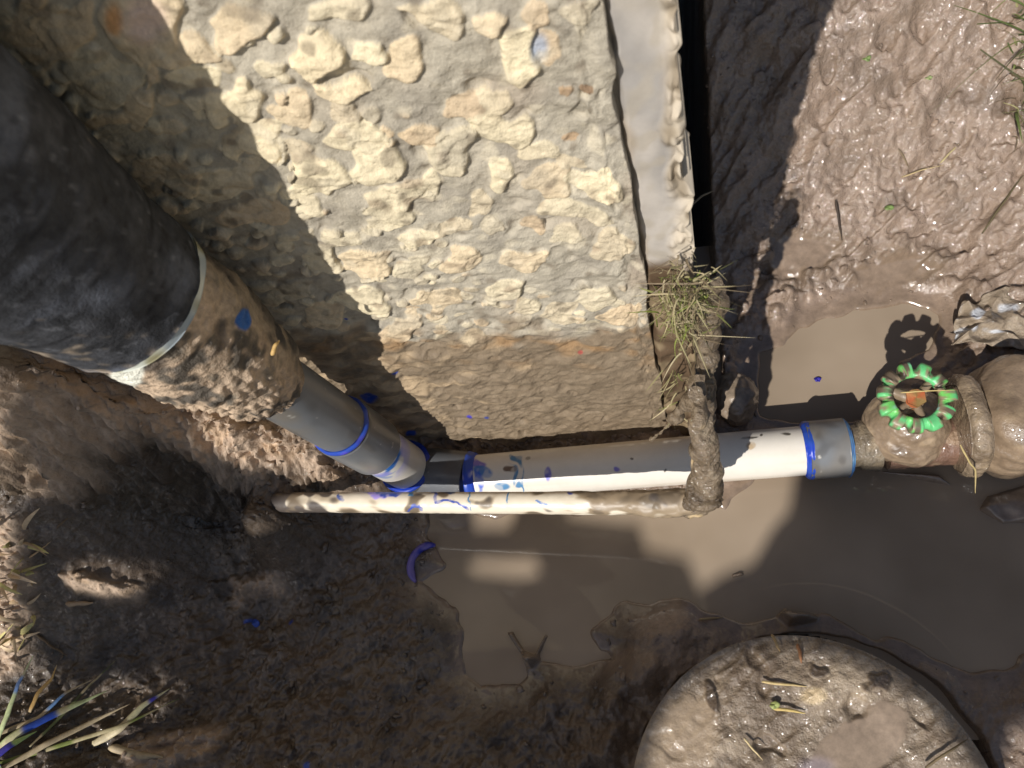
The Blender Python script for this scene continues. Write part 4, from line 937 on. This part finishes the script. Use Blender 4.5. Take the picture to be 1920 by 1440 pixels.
for k, (pts, w, cf, lab) in enumerate((
    ([(0, 1395, zb), (40, 1350, zb+.02), (75, 1290, zb+.03), (100, 1232, zb+.025)], .0030, bc(G1, (.55, .75, srgb(120, 150, 200))), 'upright pale green blade furthest left, bent with a blue tint near its tip'),
    ([(0, 1405, zb), (60, 1375, zb+.02), (150, 1335, zb+.03), (230, 1295, zb+.02)], .0040, bc(G1, (.25, .55, BLUE)), 'pale blade with a broad bright blue stripe along its middle'),
    ([(10, 1440, zb), (100, 1395, zb+.01), (200, 1350, zb+.02), (260, 1320, zb+.01)], .0030, bc(TL), 'tan muddy blade lying just under the blue striped one'),
    ([(180, 1395, zb), (240, 1365, zb+.01), (290, 1325, zb+.02), (338, 1292, zb+.02)], .0042, bc(srgb(206, 200, 160), (.75, .85, VIO)), 'cream muddy blade pointing up right with a violet speck near its tip'),
    ([(0, 1432, zb), (120, 1400, zb+.01), (250, 1360, zb+.015), (350, 1310, zb+.01)], .0022, bc(G2), 'thin olive blade, the longest, reaching right beneath the cream one'),
    ([(60, 1400, zb), (130, 1345, zb+.01), (180, 1290, zb+.01), (225, 1235, zb+.0)], .0018, bc(srgb(80, 86, 56)), 'thin dark green blade rising steeply behind the others'),
    ([(0, 1445, zb), (20, 1420, zb+.02), (60, 1395, zb+.03), (100, 1370, zb+.02)], .0040, bc(srgb(170, 200, 130), (.1, .6, VIO)), 'short green blade smeared violet at the bottom left corner'),
    ([(60, 1335, zb), (100, 1300, zb+.02), (125, 1275, zb+.02), (138, 1248, zb+.02)], .0024, bc(srgb(196, 160, 100)), 'short orange tan blade between the upright and the striped ones'),
    ([(0, 1378, zb), (90, 1345, zb+.01), (150, 1300, zb+.02), (200, 1275, zb+.02)], .0022, bc(TL, (.5, .7, srgb(120, 160, 210))), 'narrow tan blade with a pale blue patch above the striped one'))):
    blade([atg(p[0], p[1], .006+(p[2]-zb)*.8) for p in pts], w, cf, lab, 460+k*3)

# ================================================================== ADDED SHEET SHAPED TO SHADE THE PIT (unseen, behind the camera)
ZC = 1.30
LEFT = [(30, 965), (60, 945), (112, 932), (105, 905), (45, 860), (35, 745), (120, 712), (250, 728), (340, 760), (370, 800), (400, 840), (440, 870), (480, 890), (560, 905)]
SHP = [(600, 905), (700, 915), (830, 935), (868, 962), (880, 1022), (948, 1022), (965, 965), (1030, 960), (1060, 1000), (1185, 1015), (1200, 1065), (1275, 1080), (1300, 1140), (1345, 1110), (1400, 1090), (1440, 1020), (1475, 985), (1490, 890), (1620, 860), (1760, 880), (1900, 905), (2600, 900), (2600, 1330), (1900, 1330)]
LS = [np.array([LID_C[0]+SH[0]*LID_Z+(LID_R-.010)*math.cos(a), LID_C[1]+SH[1]*LID_Z+(LID_R-.010)*math.sin(a)]) for a in np.linspace(-.2, 3.35, 26)]
def drop(p): return np.array([p[0]+SH[0]*p[2], p[1]+SH[1]*p[2]])
pts = [drop(atg(u, v)) for u, v in LEFT]+[atz(u, v, 0)[:2] for u, v in SHP]
pts += LS
pts += [np.array(LS[-1])+[-.01, -.1], np.array(LS[-1])+[-.02, -.45], np.array([-.56, -.5]), drop(atg(235, 1430)), drop(atg(250, 1390)), drop(atg(340, 1335)), drop(atg(345, 1290)), drop(atg(240, 1275)), drop(atg(130, 1290)), drop(atg(60, 1240)), drop(atg(60, 1200)), drop(atg(20, 1100)), drop(atg(20, 1010))]
pts = [np.array(p)-np.array(SH)*ZC for p in pts]
HOLES = [[drop(atz(u, v, 0)) for u, v in ((834, 1064), (900, 1050), (1000, 1048), (1034, 1104), (960, 1116), (880, 1106))],  # gaps cut in the added sheet to leave sunlit patches
         [drop(atg(u, v)) for u, v in ((112, 1078), (155, 1045), (225, 1055), (285, 1070), (280, 1120), (200, 1132), (125, 1118))]]
import bmesh
from mathutils.geometry import tessellate_polygon
HOLES = [[np.array(p)-np.array(SH)*ZC for p in hp] for hp in HOLES]
loops = [[Vector((p[0], p[1], 0)) for p in pl] for pl in [pts]+HOLES]
tris = tessellate_polygon(loops); allp = [p for l in loops for p in l]
bm = bmesh.new(); vs = [bm.verts.new((p[0], p[1], ZC)) for p in allp]
for t3 in tris:
    try: bm.faces.new([vs[q] if isinstance(q, int) else q for q in t3])
    except ValueError: pass
r_ = bmesh.ops.extrude_face_region(bm, geom=bm.faces[:])
for v in [g for g in r_['geom'] if isinstance(g, bmesh.types.BMVert)]: v.co.z += .02
bmesh.ops.recalc_face_normals(bm, faces=bm.faces[:])
me = bpy.data.meshes.new('added_shade_sheet'); bm.to_mesh(me); bm.free()  # unseen sheet, added only for the shade it casts
mt = bpy.data.materials.new('shade_sheet'); mt.use_nodes = True; pb = mt.node_tree.nodes['Principled BSDF']; pb.inputs['Base Color'].default_value = (.06, .055, .05, 1); pb.inputs['Roughness'].default_value = .8
tn = mt.node_tree.nodes.new('ShaderNodeTexNoise'); tn.inputs['Scale'].default_value = 30; tb_ = mt.node_tree.nodes.new('ShaderNodeBump'); tb_.inputs['Strength'].default_value = .3
mt.node_tree.links.new(tn.outputs['Fac'], tb_.inputs['Height']); mt.node_tree.links.new(tb_.outputs[0], pb.inputs['Normal'])
me.materials.append(mt); to = bpy.data.objects.new('added_shade_sheet', me); COL.objects.link(to)
tag(to, 'added dark sheet behind the camera, outline cut to cast the pit shade', 'shade_sheet')
